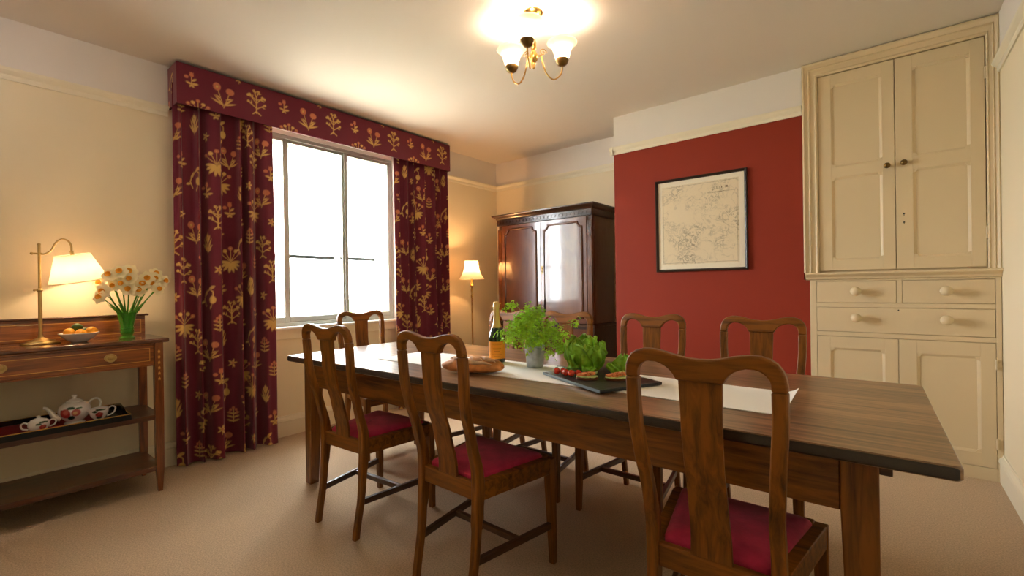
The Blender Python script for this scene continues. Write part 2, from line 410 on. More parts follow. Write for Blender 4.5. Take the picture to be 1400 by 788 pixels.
def window():
    w = bpy.data.objects.new('window_1', None); COL.objects.link(w); w.location = (0, (WY0+WY1)/2, WZ0); struct(w)
    # board lining and sill
    m = MB()
    m.box(-0.36, 0.0, WY0, WY0+0.012, WZ0, WZ1); m.box(-0.36, 0.0, WY1-0.012, WY1, WZ0, WZ1)
    m.box(-0.36, 0.0, WY0+0.012, WY1-0.012, WZ1-0.012, WZ1)
    m.box(-0.075, -0.045, WY0+0.012, WY1-0.012, 2.445, WZ1-0.012)
    m.build('window_lining', M['white_frame'], w, world=True)
    MB().box(-0.36, 0.05, WY0-0.05, WY1+0.05, WZ0-0.022, WZ0).build('window_sill', M['white_frame'], w, bevel=0.006, world=True)
    MB().box(0.0, 0.014, WY0-0.03, WY1+0.03, WZ0-0.10, WZ0-0.022).build('sill_apron', M['trim'], w, bevel=0.004, world=True)
    # inner grey glazing frame, three sliding lights
    m = MB(); X0, X9 = -0.075, -0.045
    z0, z1 = WZ0+0.0, 2.445
    m.box(X0, X9, WY0+0.012, WY1-0.012, z0, z0+0.03); m.box(X0, X9, WY0+0.012, WY1-0.012, z1-0.03, z1)
    m.box(X0, X9, WY0+0.012, WY0+0.035, z0+0.03, z1-0.03); m.box(X0, X9, WY1-0.035, WY1-0.012, z0+0.03, z1-0.03)
    m.build('glazing_frame', M['window_grey'], w, bevel=0.003, world=True)
    ys = [WY0+0.035, 1.72, 2.236, WY1-0.035]
    for i in range(3):
        a, b = ys[i], ys[i+1]; dx = -0.012 if i == 1 else 0.0
        s = MB(); A, B = -0.072+dx, -0.05+dx
        a2 = a-(0.012 if i == 1 else 0); b2 = b+(0.012 if i == 1 else 0)
        t = 0.031
        s.box(A, B, a2, a2+t, z0+0.03, z1-0.03); s.box(A, B, b2-t, b2, z0+0.03, z1-0.03)
        s.box(A, B, a2+t, b2-t, z0+0.03, z0+0.075); s.box(A, B, a2+t, b2-t, z1-0.055, z1-0.03)
        fr = s.build('sliding_light', M['window_grey'], w, bevel=0.002, world=True)
        MB().box((A+B)/2-0.002, (A+B)/2+0.002, a2+t, b2-t, z0+0.075, z1-0.055).build('pane', M['glass'], fr, world=True)
    # outer casements
    m = MB(); m.box(-0.33, -0.28, WY0+0.012, WY1-0.012, z0, z0+0.07); m.box(-0.33, -0.28, WY0+0.012, WY1-0.012, 2.42, WZ1-0.012)
    for y in (WY0+0.035, 1.755, 2.29, WY1-0.03):
        m.box(-0.33, -0.28, y-0.03, y+0.03, z0+0.07, 2.42)
    fr = m.build('outer_frame', M['white_frame'], w, bevel=0.004, world=True)
    for a, b in ((WY0+0.065, 1.725), (1.785, 2.26), (2.32, WY1-0.06)):
        MB().box(-0.315, -0.295, a, b, 1.455, 1.485).build('glazing_bar', M['bar_grey'], fr, world=True)
        MB().box(-0.307, -0.303, a, b, z0+0.07, 2.42).build('pane', M['glass'], fr, world=True)
window()

def outside():
    o = MB().box(-14, -0.40, -10, 14, -0.5, -0.4).build('courtyard_ground', M['stone']); struct(o)
    # clipped hedge across the yard
    m = MB(); r = random.Random(3)
    n, k = 60, 10
    rings = []
    for i in range(n+1):
        y = -6+16*i/n
        rings.append([(-8+1.0*math.cos(2*PI*j/k)*(1+0.15*r.random()), y, 0.15+0.65*math.sin(2*PI*j/k)*(1+0.2*r.random())) for j in range(k)])
    m.loft(rings)
    tag(m.build('hedge', M['garden'], smooth='all'), 'low green hedge outside beyond the window panes', 'hedge')
outside()

# ------------------------------------------------------------------ floral fabric
BURG = np.array(lin('6c2032')[:3]); GOLD = np.array(lin('dab264')[:3]); PINK = np.array(lin('cc7c56')[:3])
def caps(x0, y0, x1, y1, r, c=0, r2=None): return ('c', x0, y0, x1, y1, r*0.8, r if r2 is None else r2, c)
def ell(x, y, a, b, ang=0, c=0): return ('e', x, y, a, b, math.radians(ang), c)
def leaf(x, y, L, w, ang, c=0):
    t = math.radians(ang); return ell(x+math.cos(t)*L/2, y+math.sin(t)*L/2, L/2, w*0.85, ang, c)
def motif_sun():
    m = [leaf(0, -0.01, 0.062, 0.010, a) for a in (178, 205, 232, 262, 285, 312, 338, 2)]
    for dx, dy in ((-0.058, 0.045), (-0.03, 0.058), (0.0, 0.075), (0.03, 0.058), (0.058, 0.045)):
        m.append(caps(0, -0.005, dx, dy, 0.0022)); m.append(ell(dx, dy, 0.012, 0.011, 0, 1 if abs(dx) > 0.04 or dx == 0 else 0)); m.append(ell(dx, dy, 0.004, 0.004, 0, 0))
    return m
def motif_double():
    m = [caps(0, -0.07, -0.03, 0.03, 0.0025), caps(0, -0.07, 0.03, 0.02, 0.0025), ell(-0.034, 0.045, 0.02, 0.022, 0, 1), ell(0.034, 0.032, 0.022, 0.019, 0, 1)]
    m += [leaf(0, -0.055, 0.065, 0.006, a) for a in (20, 45, 135, 158)]
    m += [leaf(-0.014, -0.02, 0.03, 0.005, 150), leaf(0.012, -0.02, 0.03, 0.005, 25), ell(-0.034, 0.045, 0.008, 0.008, 0, 0)]
    return m
def motif_branch():
    m = [caps(0, -0.07, 0, 0.03, 0.004)]
    for a, L, y in ((35, 0.06, -0.045), (145, 0.055, -0.04), (50, 0.055, -0.01), (130, 0.06, -0.01), (20, 0.05, 0.01), (160, 0.05, 0.012), (70, 0.04, 0.025), (110, 0.04, 0.025)):
        t = math.radians(a); ex, ey = L*math.cos(t), y+L*math.sin(t)
        m.append(caps(0, y, ex, ey, 0.0035)); m.append(ell(ex, ey, 0.008, 0.008, 0, 0))
        m.append(leaf(ex*0.6, y+(ey-y)*0.6, 0.02, 0.004, a-50))
    m += [caps(-0.02, -0.078, 0, -0.06, 0.004), caps(0.025, -0.078, 0, -0.06, 0.004)]
    return m
def motif_small():
    m = [caps(0, -0.04, 0, 0.02, 0.003), ell(0, 0.03, 0.013, 0.013, 0, 1), ell(-0.03, 0.012, 0.013, 0.011, 0, 1)]
    m += [leaf(0, -0.01, 0.034, 0.008, 35), leaf(0, -0.03, 0.038, 0.009, 12), leaf(0, -0.03, 0.034, 0.008, 165), leaf(0, -0.035, 0.02, 0.007, 230), leaf(0, -0.035, 0.02, 0.007, 310)]
    m += [leaf(0, 0.03, 0.02, 0.005, a, 1) for a in (60, 120, 90)]
    return m
def motif_vine():
    m = []
    pts = [(-0.02, -0.06), (-0.035, -0.02), (-0.02, 0.02), (0.01, 0.045), (0.03, 0.03), (0.03, 0.0)]
    for a, b in zip(pts[:-1], pts[1:]): m.append(caps(a[0], a[1], b[0], b[1], 0.004))
    m += [ell(0.025, -0.02, 0.02, 0.024, 0, 0), leaf(-0.03, 0.0, 0.045, 0.009, 60), leaf(0.005, 0.045, 0.04, 0.011, 30), leaf(0.02, -0.05, 0.03, 0.006, 250), leaf(-0.03, -0.03, 0.03, 0.008, 200)]
    return m
def motif_star():
    return [leaf(0, 0, 0.03, 0.007, a) for a in (15, 75, 140, 215, 290)] + [ell(0, 0.0, 0.008, 0.008, 0, 1), caps(0, 0, 0, -0.035, 0.002)]
def motif_grass():
    return [leaf(0, -0.055, L, 0.006, a) for a, L in ((55, 0.05), (72, 0.08), (90, 0.11), (108, 0.08), (125, 0.055), (40, 0.03))] + [leaf(0.0, 0.0, 0.05, 0.008, 70), leaf(0, 0.0, 0.045, 0.008, 112), ell(0, 0.045, 0.01, 0.012, 0, 0)]
def motif_thistle():
    return [caps(0, -0.05, 0, 0.035, 0.003)] + [leaf(0, y, 0.034, 0.006, a) for y in (-0.045, -0.02, 0.003) for a in (20, 160)] + [ell(x, y, 0.008, 0.009, 0, 1) for x, y in ((0, 0.042), (-0.014, 0.03), (0.014, 0.03), (-0.02, 0.012), (0.02, 0.012))]
MOT = dict(s=motif_sun(), d=motif_double(), b=motif_branch(), t=motif_small(), v=motif_vine(), x=motif_star(), g=motif_grass(), h=motif_thistle())
def paint(U, V, stamps):
    """U, V: arrays of cloth coordinates; returns colour array"""
    g = np.zeros(U.shape); p = np.zeros(U.shape)
    for k, cu, cv, sc in stamps:
        sel = np.where((np.abs(U-cu) < 0.11*sc) & (np.abs(V-cv) < 0.11*sc))
        if len(sel[0]) == 0: continue
        x = (U[sel]-cu)/sc; y = (V[sel]-cv)/sc
        for pr in MOT[k]:
            if pr[0] == 'c':
                _, x0, y0, x1, y1, r, r2, c = pr
                dx, dy = x1-x0, y1-y0; L2 = dx*dx+dy*dy+1e-12
                t = np.clip(((x-x0)*dx+(y-y0)*dy)/L2, 0, 1)
                d = np.hypot(x-x0-t*dx, y-y0-t*dy)-r
            else:
                _, ex, ey, a, b, an, c = pr
                xx = (x-ex)*math.cos(an)+(y-ey)*math.sin(an); yy = -(x-ex)*math.sin(an)+(y-ey)*math.cos(an)
                q = np.hypot(xx/a, yy/b); d = (q-1)*min(a, b)
            w = np.clip(0.5-d/0.0035, 0, 1)
            if c == 0:
                g[sel] = np.maximum(g[sel], w); p[sel] = p[sel]*(1-w)
            else:
                p[sel] = np.maximum(p[sel], w)
    g = g[..., None]; p = p[..., None]
    c = BURG*(1-g)+GOLD*g
    c = c*(1-p)+PINK*p
    return np.concatenate([c, np.ones(c.shape[:-1]+(1,))], -1)

ROWS = ['vhsbxd', 'xtghdt', 'sxtvhg', 'tdbxsh', 'hgxtvs']
def stamps_for(width, height, pu=0.175, pv=0.185, seed=1):
    st = []; r = random.Random(seed)
    nv = int(height/pv)+2; nu = int(width/pu)+2
    seqs = ['vhbdgx', 'tsxhbt', 'gxdvts', 'hbtxsd']
    for j in range(nv):
        for i in range(nu):
            k = seqs[j % 4][(i+(j//4)*1) % 6]
            st.append((k, i*pu+(0.07 if j % 2 else 0.0), j*pv+0.035*((i % 2)*2-1)+0.06, {'s': 1.2, 'x': 1.0, 't': 1.1}.get(k, 1.12)))
    return st

def curtain(name, label, y0, y1, ztop, folds, seed, flare0=0.0, flare1=0.0):
    t = thing(name, label, 'curtain', (0.11, (y0+y1)/2, 0.0))
    r = random.Random(seed)
    nu, nv = 300, 440
    ph = [r.uniform(0, 2*PI) for _ in range(4)]
    s = np.linspace(0, 1, nu); h = np.linspace(0, 1, nv)
    S, Hh = np.meshgrid(s, h)
    # irregular folds, tight at the head, looser near the floor
    warp = S+0.035*np.sin(2*PI*S*2+ph[0])+0.02*np.sin(2*PI*S*5+ph[1])
    amp = (0.024+0.028*(1-Hh)**0.7+0.006*np.sin(7*S+ph[2]))*(0.45+0.65/(1+np.exp(-(S-0.22)/0.05)))
    wob = 0.35*np.sin(3.0*Hh+ph[3]+3*S)
    wave = np.sin(2*PI*folds*warp+wob)
    X = amp*wave+0.006*np.sin(2*PI*folds*2.3*warp+ph[1])*Hh
    left = y0+flare0*(1-Hh)**3; right = y1+flare1*(1-Hh)**2
    Y = left+(right-left)*(S+0.012*np.cos(2*PI*folds*warp+wob))
    Z = 0.012+(ztop-0.012)*Hh
    # bottom break on the carpet
    X = X+0.012*np.exp(-Z/0.06)
    # arc length at mid height gives the cloth coordinate
    mid = nv//2
    dl = np.hypot(np.diff(X[mid]), np.diff(Y[mid])); U1 = np.concatenate([[0], np.cumsum(dl)])
    U = np.tile(U1, (nv, 1)); V = Z
    C = paint(U, V, stamps_for(U1[-1], ztop, seed=seed))
    m = MB()
    xo, yo = 0.11, (y0+y1)/2
    vv = np.stack([X, Y-yo, Z], -1).reshape(-1, 3)
    idx = np.arange(nu*nv).reshape(nv, nu)
    f = np.stack([idx[:-1, :-1], idx[:-1, 1:], idx[1:, 1:], idx[1:, :-1]], -1).reshape(-1, 4)
    m.v = [tuple(p) for p in vv.tolist()]; m.f = [tuple(q) for q in f.tolist()]; m.mi = [0]*len(m.f)
    m.col = C.reshape(-1, 4)
    o = m.build('drape', M['fabric'], t, smooth='all')
    sd = o.modifiers.new('thickness', 'SOLIDIFY'); sd.thickness = 0.003
    hb = MB(); hb.box(-0.03, 0.03, y0-yo+0.01, y1-yo-0.01, ztop-0.004, ztop+0.02)
    hb.build('heading', mat('curtain_heading', '4d1620', 0.9), t)
    return t
curtain('curtain', 'long burgundy floral curtain on the sideboard side of the window', 0.90, 1.53, 2.56, 5.6, 5, flare0=-0.0, flare1=0.0)
curtain('curtain', 'burgundy floral curtain hanging between the window and the floor lamp', 2.65, 3.36, 2.56, 6.4, 9)

def pelmet():
    py0, py1, dx, z0, z1 = 0.9074, 3.3265, 0.1854, 2.408, 2.682
    t = thing('pelmet', 'burgundy floral fabric pelmet box above the window', 'pelmet', (0, (py0+py1)/2, z0))
    step = 0.005
    path = [(x, py0) for x in np.arange(0.001, dx, step)] + [(dx, y) for y in np.arange(py0, py1, step)] + [(x, py1) for x in np.arange(dx, 0.0, -step)]
    U1 = np.array([i*step for i in range(len(path))]); zs = np.arange(z0, z1+0.001, step)
    U, V = np.meshgrid(U1, zs)
    st = []; u = dx+0.085; k = 0
    vm = (z0+z1)/2
    while u < U1[-1]-0.2+0.2:
        st.append(('tdb'[k % 3], u, vm+(0.04, -0.01, 0.015)[k % 3], (1.0, 1.2, 1.2)[k % 3]))
        if k % 3 == 0: st.append(('s', u+0.035, z0-0.03, 1.0))
        if k % 3 == 1: st.append(('x', u+0.10, z1+0.0, 0.8))
        u += (0.19, 0.215, 0.20)[k % 3]; k += 1
    st.append(('v', 0.07, vm+0.02, 0.9)); st.append(('t', 0.02, z0+0.01, 0.8))
    C = paint(U, V, st).reshape(-1, 4)
    m = MB(); n = len(path)
    yo = (py0+py1)/2
    m.v = [(p[0], p[1]-yo, z-z0) for z in zs for p in path]
    m.f = [(j*n+i, j*n+i+1, (j+1)*n+i+1, (j+1)*n+i) for j in range(len(zs)-1) for i in range(n-1)]
    m.mi = [0]*len(m.f); m.col = C
    m.build('fabric_front', M['fabric'], t, smooth=40)
    b = MB(); g = 0.003
    hh = z1-z0
    b.box(0.001, dx-g-0.001, py0+g-yo, py1-g-yo, hh-0.02, hh-0.001)
    b.box(dx-g-0.014, dx-g, py0+g-yo, py1-g-yo, 0.002, hh-0.02)
    b.box(0.001, dx-g-0.014, py0+g-yo, py0+g+0.012-yo, 0.002, hh-0.02); b.box(0.001, dx-g-0.014, py1-g-0.012-yo, py1-g-yo, 0.002, hh-0.02)
    b.build('backing_board', mat('pelmet_board', '4d1620', 0.9), t)
pelmet()

# ------------------------------------------------------------------ dining table
TA = 0.021; TX, TY = 0.9, 1.2612; TL, TW, TH = 2.982, 0.9897, 0.77
def tw(lx, ly): return (TX+lx*math.cos(TA)-ly*math.sin(TA), TY+lx*math.sin(TA)+ly*math.cos(TA))
def table():
    t = thing('dining_table', 'long plank-topped wooden farmhouse dining table in the middle of the room', 'table', (TX, TY, 0), TA)
    m = MB(); r = 0.014
    def rr(x0, x1, y0, y1, r):
        P = []
        for cx, cy, a in ((x1-r, y0+r, -90), (x1-r, y1-r, 0), (x0+r, y1-r, 90), (x0+r, y0+r, 180)): P += arc(cx, cy, r, a, a+90, 5)
        return P
    A = rr(0.004, TL-0.004, 0.004, TW-0.004, r); B = rr(0, TL, 0, TW, r)
    m.loft([[(p[0], p[1], 0.737) for p in A], [(p[0], p[1], 0.742) for p in B], [(p[0], p[1], 0.763) for p in B], [(p[0], p[1], TH) for p in A]])
    m.build('table_top', M['table_top'], t, smooth=30)
    lx0, lx1, ly0, ly1 = 0.115, 2.84, 0.05, TW-0.05
    L = 0.078
    for sx, sy in ((0, 0), (1, 0), (0, 1), (1, 1)):
        x0 = lx0 if sx == 0 else lx1-L; y0 = ly0 if sy == 0 else ly1-L
        x1, y1 = x0+L, y0+L
        k = 0.022
        bx0, bx1 = (x0, x1-k) if sx == 0 else (x0+k, x1)
        by0, by1 = (y0, y1-k) if sy == 0 else (y0+k, y1)
        g = MB()
        ring = lambda a, b, c, d, z: [(a, c, z), (b, c, z), (b, d, z), (a, d, z)]
        g.loft([ring(bx0, bx1, by0, by1, 0.0), ring(x0, x1, y0, y1, 0.60), ring(x0, x1, y0, y1, 0.736)])
        g.build('leg', M['table_z'], t, bevel=0.004)
    a = MB()
    for y in (ly0+0.006, ly1-0.030): a.box(lx0+L, lx1-L, y, y+0.024, 0.595, 0.736)
    for x in (lx0+0.006, lx1-0.030): a.box(x, x+0.024, ly0+L, ly1-L, 0.595, 0.736)
    a.build('apron', M['table_x'], t, bevel=0.003)
    MB().box(lx1, lx1+0.026, ly0+0.03, ly0+0.07, 0.695, 0.736).build('bearer', M['dark_oak_x'], t, bevel=0.002)
    MB().box(lx1, lx1+0.026, ly1-0.07, ly1-0.03, 0.695, 0.736).build('bearer', M['dark_oak_x'], t, bevel=0.002)
table()

# ------------------------------------------------------------------ chairs
def lean(z):
    """y offset (negative = backwards) of the back posts at height z"""
    P = [(0.0, -0.045), (0.2, -0.012), (0.42, 0.0), (0.5, -0.003), (0.62, -0.03), (0.72, -0.060), (0.80, -0.074), (0.90, -0.080), (1.02, -0.092)]
    for (a, b), (c, d) in zip(P[:-1], P[1:]):
        if z <= c:
            t = (z-a)/(c-a); t = t*t*(3-2*t)*0.35+t*0.65
            return b+(d-b)*t
    return P[-1][1]
def hw(z):
    P = [(0, 0.165), (0.42, 0.172), (0.6, 0.172), (0.75, 0.183), (0.85, 0.190), (1.02, 0.190)]
    for (a, b), (c, d) in zip(P[:-1], P[1:]):
        if z <= c: return b+(d-b)*(z-a)/(c-a)
    return 0.19
def make_chair(label):
    t = thing('dining_chair', label, 'chair', (0, 0, 0), 0, 'matching splat-back dining chairs')
    ZT = 1.005
    # rear legs run up into the back posts
    for s in (-1, 1):
        g = MB(); rings = []
        for i in range(31):
            z = 0.925*i/30
            w = 0.028 if z < 0.3 else 0.033
            d = 0.030+0.012*math.exp(-((z-0.43)/0.12)**2)
            if z < 0.2: w = 0.026+0.002*z/0.2; d = 0.028
            o = s*hw(z); i_ = s*(hw(z)-w)
            y1 = 0.0+lean(z)+0.0; 
            a, b = sorted((o, i_))
            rings.append([(a, y1, z), (b, y1, z), (b, y1+d, z), (a, y1+d, z)])
        g.loft(rings)
        g.build('rear_leg', M['oak_z'], t, bevel=0.004)
    # front legs
    for s in (-1, 1):
        g = MB(); x1 = s*0.228; x0 = s*0.190
        def R(z, k, o=0):
            a, b = sorted((x1, x0+s*k)); return [(a, 0.378+k, z), (b, 0.378+k, z), (b, 0.416, z), (a, 0.416, z)]
        g.loft([R(0, 0.012), R(0.36, 0.0), R(0.445, 0.0)])
        g.build('front_leg', M['oak_z'], t, bevel=0.003)
    # seat rails
    g = MB()
    g.hexa([(-0.14, 0.008, 0.385), (0.14, 0.008, 0.385), (0.14, 0.03, 0.385), (-0.14, 0.03, 0.385)], [(-0.14, 0.008, 0.45), (0.14, 0.008, 0.45), (0.14, 0.03, 0.45), (-0.14, 0.03, 0.45)])
    g.hexa([(-0.192, 0.380, 0.385), (0.192, 0.380, 0.385), (0.192, 0.413, 0.385), (-0.192, 0.413, 0.385)], [(-0.192, 0.380, 0.451), (0.192, 0.380, 0.451), (0.192, 0.413, 0.451), (-0.192, 0.413, 0.451)])
    for s in (-1, 1):
        q = [(s*0.134, 0.03), (s*0.170, 0.03), (s*0.225, 0.380), (s*0.186, 0.380)]
        if s < 0: q = q[::-1]
        g.hexa([(x, y, 0.385) for x, y in q], [(x, y, 0.452) for x, y in q])
    g.build('seat_frame', M['oak_x'], t, bevel=0.003)
    # drop-in seat
    g = MB(); rings = []; N = 28
    def outline(k, z):
        P = []
        hb, hf, yb, yf = 0.137-k, 0.190-k, 0.034+k, 0.381-k
        rad = 0.02
        for cx, cy, a in ((hf-rad, yf-rad, 0), (-hf+rad, yf-rad, 90), (-hb+rad, yb+rad, 180), (hb-rad, yb+rad, 270)):
            P += [(p[0], p[1], z) for p in arc(cx, cy, rad, a, a+90, 5)]
        return P
    for k, z in ((0.0, 0.440), (0.0, 0.456), (0.004, 0.463), (0.014, 0.470), (0.035, 0.476), (0.07, 0.480), (0.11, 0.482), (0.13, 0.4825)):
        rings.append(outline(k, z))
    g.loft(rings)
    g.build('seat_cushion', M['velvet'], t, smooth=50)
    # stretchers, H form
    for s in (-1, 1):
        g = MB(); q = [(s*0.142, 0.005), (s*0.162, 0.005), (s*0.224, 0.395), (s*0.204, 0.395)]
        if s < 0: q = q[::-1]
        g.hexa([(x, y, 0.150+0.0*y) for x, y in q], [(x, y, 0.178) for x, y in q])
        g.build('side_stretcher', M['dark_oak_y'], t, bevel=0.003)
    g = MB(); g.box(-0.175, 0.175, 0.205, 0.228, 0.152, 0.176)
    g.build('cross_stretcher', M['dark_oak_x'], t, bevel=0.003)
    # crest rail: outer and inner edge curves in (x, z), bent onto the lean curve
    outer, inner = [], []
    half = [((-0.190, 0.925), (-0.157, 0.925)), ((-0.190, 0.940), (-0.157, 0.940)), ((-0.188, 0.958), (-0.155, 0.950)), ((-0.182, 0.975), (-0.149, 0.959)),
            ((-0.171, 0.990), (-0.141, 0.966)), ((-0.155, 1.000), (-0.131, 0.971)), ((-0.137, 1.005), (-0.119, 0.973)), ((-0.118, 1.0055), (-0.106, 0.972)),
            ((-0.098, 1.003), (-0.093, 0.968)), ((-0.078, 0.999), (-0.081, 0.962)), ((-0.060, 0.994), (-0.071, 0.954)), ((-0.042, 0.990), (-0.062, 0.943)), ((-0.026, 0.9875), (-0.055, 0.929)), ((0.0, 0.986), (0.0, 0.929))]
    full = half + [((-o[0], o[1]), (-i[0], i[1])) for o, i in half[-2::-1]]
    g = MB(); rings = []
    for o, i in full:
        th = 0.030
        yo, yi = lean(o[1]), lean(i[1])
        rings.append([(o[0], yo, o[1]), (o[0], yo+th-0.004, o[1]), (i[0], yi+th, i[1]), (i[0], yi, i[1])])
    g.loft(rings)
    g.build('crest_rail', M['oak_x'], t, bevel=0.005, seg=3)
    # splat
    g = MB(); rings = []
    for i in range(25):
        z = 0.432+(0.931-0.432)*i/24
        w = 0.0525-0.004*math.sin(PI*i/24)
        y = lean(z)+0.010
        rings.append([(-w, y, z), (w, y, z), (w, y+0.011, z), (-w, y+0.011, z)])
    g.loft(rings)
    g.build('splat', M['oak_z'], t, bevel=0.002)
    return t
CH = [((1.675, 1.165), math.radians(4), 'near-side splat-back oak chair, the one closest to the sideboard and long curtain'),
      ((2.43, 1.165), math.radians(-1), 'splat-back oak chair in front of the bread loaf, middle of the near row'),
      ((3.395, 1.20), math.radians(1), 'large foreground splat-back oak chair, bottom right, in front of the white runner end'),
      ((1.655, 2.43), PI-math.radians(2), 'oak chair beyond the far table edge, directly behind the champagne bottle'),
      ((2.14, 2.43), PI+math.radians(1), 'oak chair beyond the far table edge, behind the parsley, in front of the wardrobe'),
      ((2.715, 2.43), PI, 'far-side oak chair against the red wall, the one beside the lettuce and wardrobe'),
      ((3.275, 2.43), PI, 'far-side oak chair against the red wall, the one nearest the cream cupboard'),
      ((0.70, 1.945), -PI/2-math.radians(5), 'oak chair at the head of the table under the window')]
base = None
for (x, y), rz, lb in CH:
    if base is None:
        base = make_chair(lb); base.location = (x, y, 0); base.rotation_euler = (0, 0, rz)
    else: dup(base, (x, y, 0), rz, lb)

# ------------------------------------------------------------------ wardrobe
def panel_ring(g, x0, x1, z0, z1, y, r=0.006, scoop=0.0, mi=0):
    """bead round a panel; the top corners scooped inwards when scoop > 0"""
    P = [(x0, z0), (x1, z0)]
    if scoop > 0:
        P += [(x1, z1-scoop)] + [(p[0], p[1]) for p in arc(x1, z1, scoop*0.8, 270, 180, 6)] + [(x1-scoop, z1), (x0+scoop, z1)] + arc(x0, z1, scoop*0.8, 0, -90, 6) + [(x0, z1-scoop)]
    else: P += [(x1, z1), (x0, z1)]
    g.tube([(p[0], y, p[1]) for p in P], r, 8, mi, loop=True)
def wardrobe():
    x0, x1, yf, yb = 0.44, 1.61, 3.79, 4.245
    t = thing('wardrobe', 'tall dark mahogany two-door wardrobe in the far corner of the room', 'wardrobe', ((x0+x1)/2, 4.0, 0))
    g = MB()
    g.box(x0, x1, yf+0.02, yb, 0.80, 1.86)
    # canted front corners
    for a, b in ((x0, x0+0.055), (x1-0.055, x1)): g.box(a, b, yf+0.0, yf+0.02, 0.80, 1.80)
    g.build('body', M['mahog_z'], t, bevel=0.004, world=True)
    xm = 1.012
    for a, b in ((x0+0.057, xm-0.001), (xm+0.001, x1-0.057)):
        d = MB(); d.box(a, b, yf-0.002, yf+0.019, 0.805, 1.835)
        dd = d.build('door', M['mahog_panel'], t, bevel=0.002, world=True)
        k = MB(); panel_ring(k, a+0.05, b-0.05, 0.86, 1.79, yf-0.004, 0.012, 0.06)
        k.build('panel_moulding', M['mahog_bead'], dd, smooth=60, world=True)
    k = MB(); k.lathe([(0.0, 0), (0.010, 0.0), (0.011, 0.004), (0.006, 0.007), (0, 0.008)], (xm+0.025, yf-0.003, 1.355), 16, axis=(0, -1, 0))
    k.box(xm+0.014, xm+0.036, yf-0.006, yf-0.002, 1.30, 1.38); k.tube([(xm+0.018, yf-0.006, 1.335), (xm+0.02, yf-0.014, 1.318), (xm+0.03, yf-0.014, 1.318), (xm+0.032, yf-0.006, 1.335)], 0.0025, 8)
    k.build('door_handle', M['dark_brass'], t, smooth=40, world=True)
    # frieze with blind fretwork
    f = MB(); f.box(x0-0.006, x1+0.006, yf-0.008, yb, 1.842, 1.905)
    fr = f.build('frieze', M['mahog_x'], t, bevel=0.002, world=True)
    k = MB(); n = 26; w = (x1-x0)/n
    for i in range(n):
        cx = x0+w*(i+0.5)
        k.tube([(cx+w*0.62*math.cos(q), yf-0.010, 1.872+0.018*math.sin(q)) for q in [2*PI*j/12 for j in range(12)]], 0.0026, 5, loop=True)
    k.box(x0-0.006, x1+0.006, yf-0.012, yf-0.008, 1.848, 1.852); k.box(x0-0.006, x1+0.006, yf-0.012, yf-0.008, 1.892, 1.896)
    k.build('fretwork', M['mahog_x'], fr, smooth=60, world=True)
    # cornice: profile mitred round three sides
    prof = [(0.006, 1.905), (0.012, 1.907), (0.016, 1.918), (0.03, 1.930), (0.045, 1.938), (0.050, 1.944), (0.050, 1.955), (0.0, 1.958)]
    g = MB()
    sides = [[(x0-o, yb, z) for o, z in prof], [(x0-o, yf-o, z) for o, z in prof], [(x1+o, yf-o, z) for o, z in prof], [(x1+o, yb, z) for o, z in prof]]
    g.loft(sides, True, True); g.box(x0, x1, yf, yb, 1.905, 1.957)
    g.build('cornice', M['mahog_x'], t, smooth=35, world=True)
    # base chest
    g = MB(); g.box(x0-0.02, x1+0.02, yf-0.012, yb, 0.07, 0.775); g.box(x0-0.03, x1+0.03, yf-0.022, yb, 0.775, 0.80)
    g.box(x0-0.028, x1+0.028, yf-0.02, yb, 0.0, 0.09)
    g.build('base_chest', M['mahog_x'], t, bevel=0.004, world=True)
    for a, b in ((0.10, 0.32), (0.33, 0.54), (0.55, 0.755)):
        halves = ((x0+0.0, x1-0.0),) if b < 0.7 else ((x0, xm-0.003), (xm+0.003, x1))
        for u, v in halves:
            d = MB().box(u, v, yf-0.022, yf-0.0125, a, b).build('drawer', M['mahog_panel'], t, bevel=0.003, world=True)
            for hx in ((u+v)/2,) if len(halves) == 2 else (u+0.25, v-0.25):
                MB().tube([(hx-0.04, yf-0.022, (a+b)/2+0.01), (hx-0.035, yf-0.035, (a+b)/2-0.015), (hx+0.035, yf-0.035, (a+b)/2-0.015), (hx+0.04, yf-0.022, (a+b)/2+0.01)], 0.003, 8).build('handle', M['dark_brass'], d, smooth=60, world=True)
wardrobe()

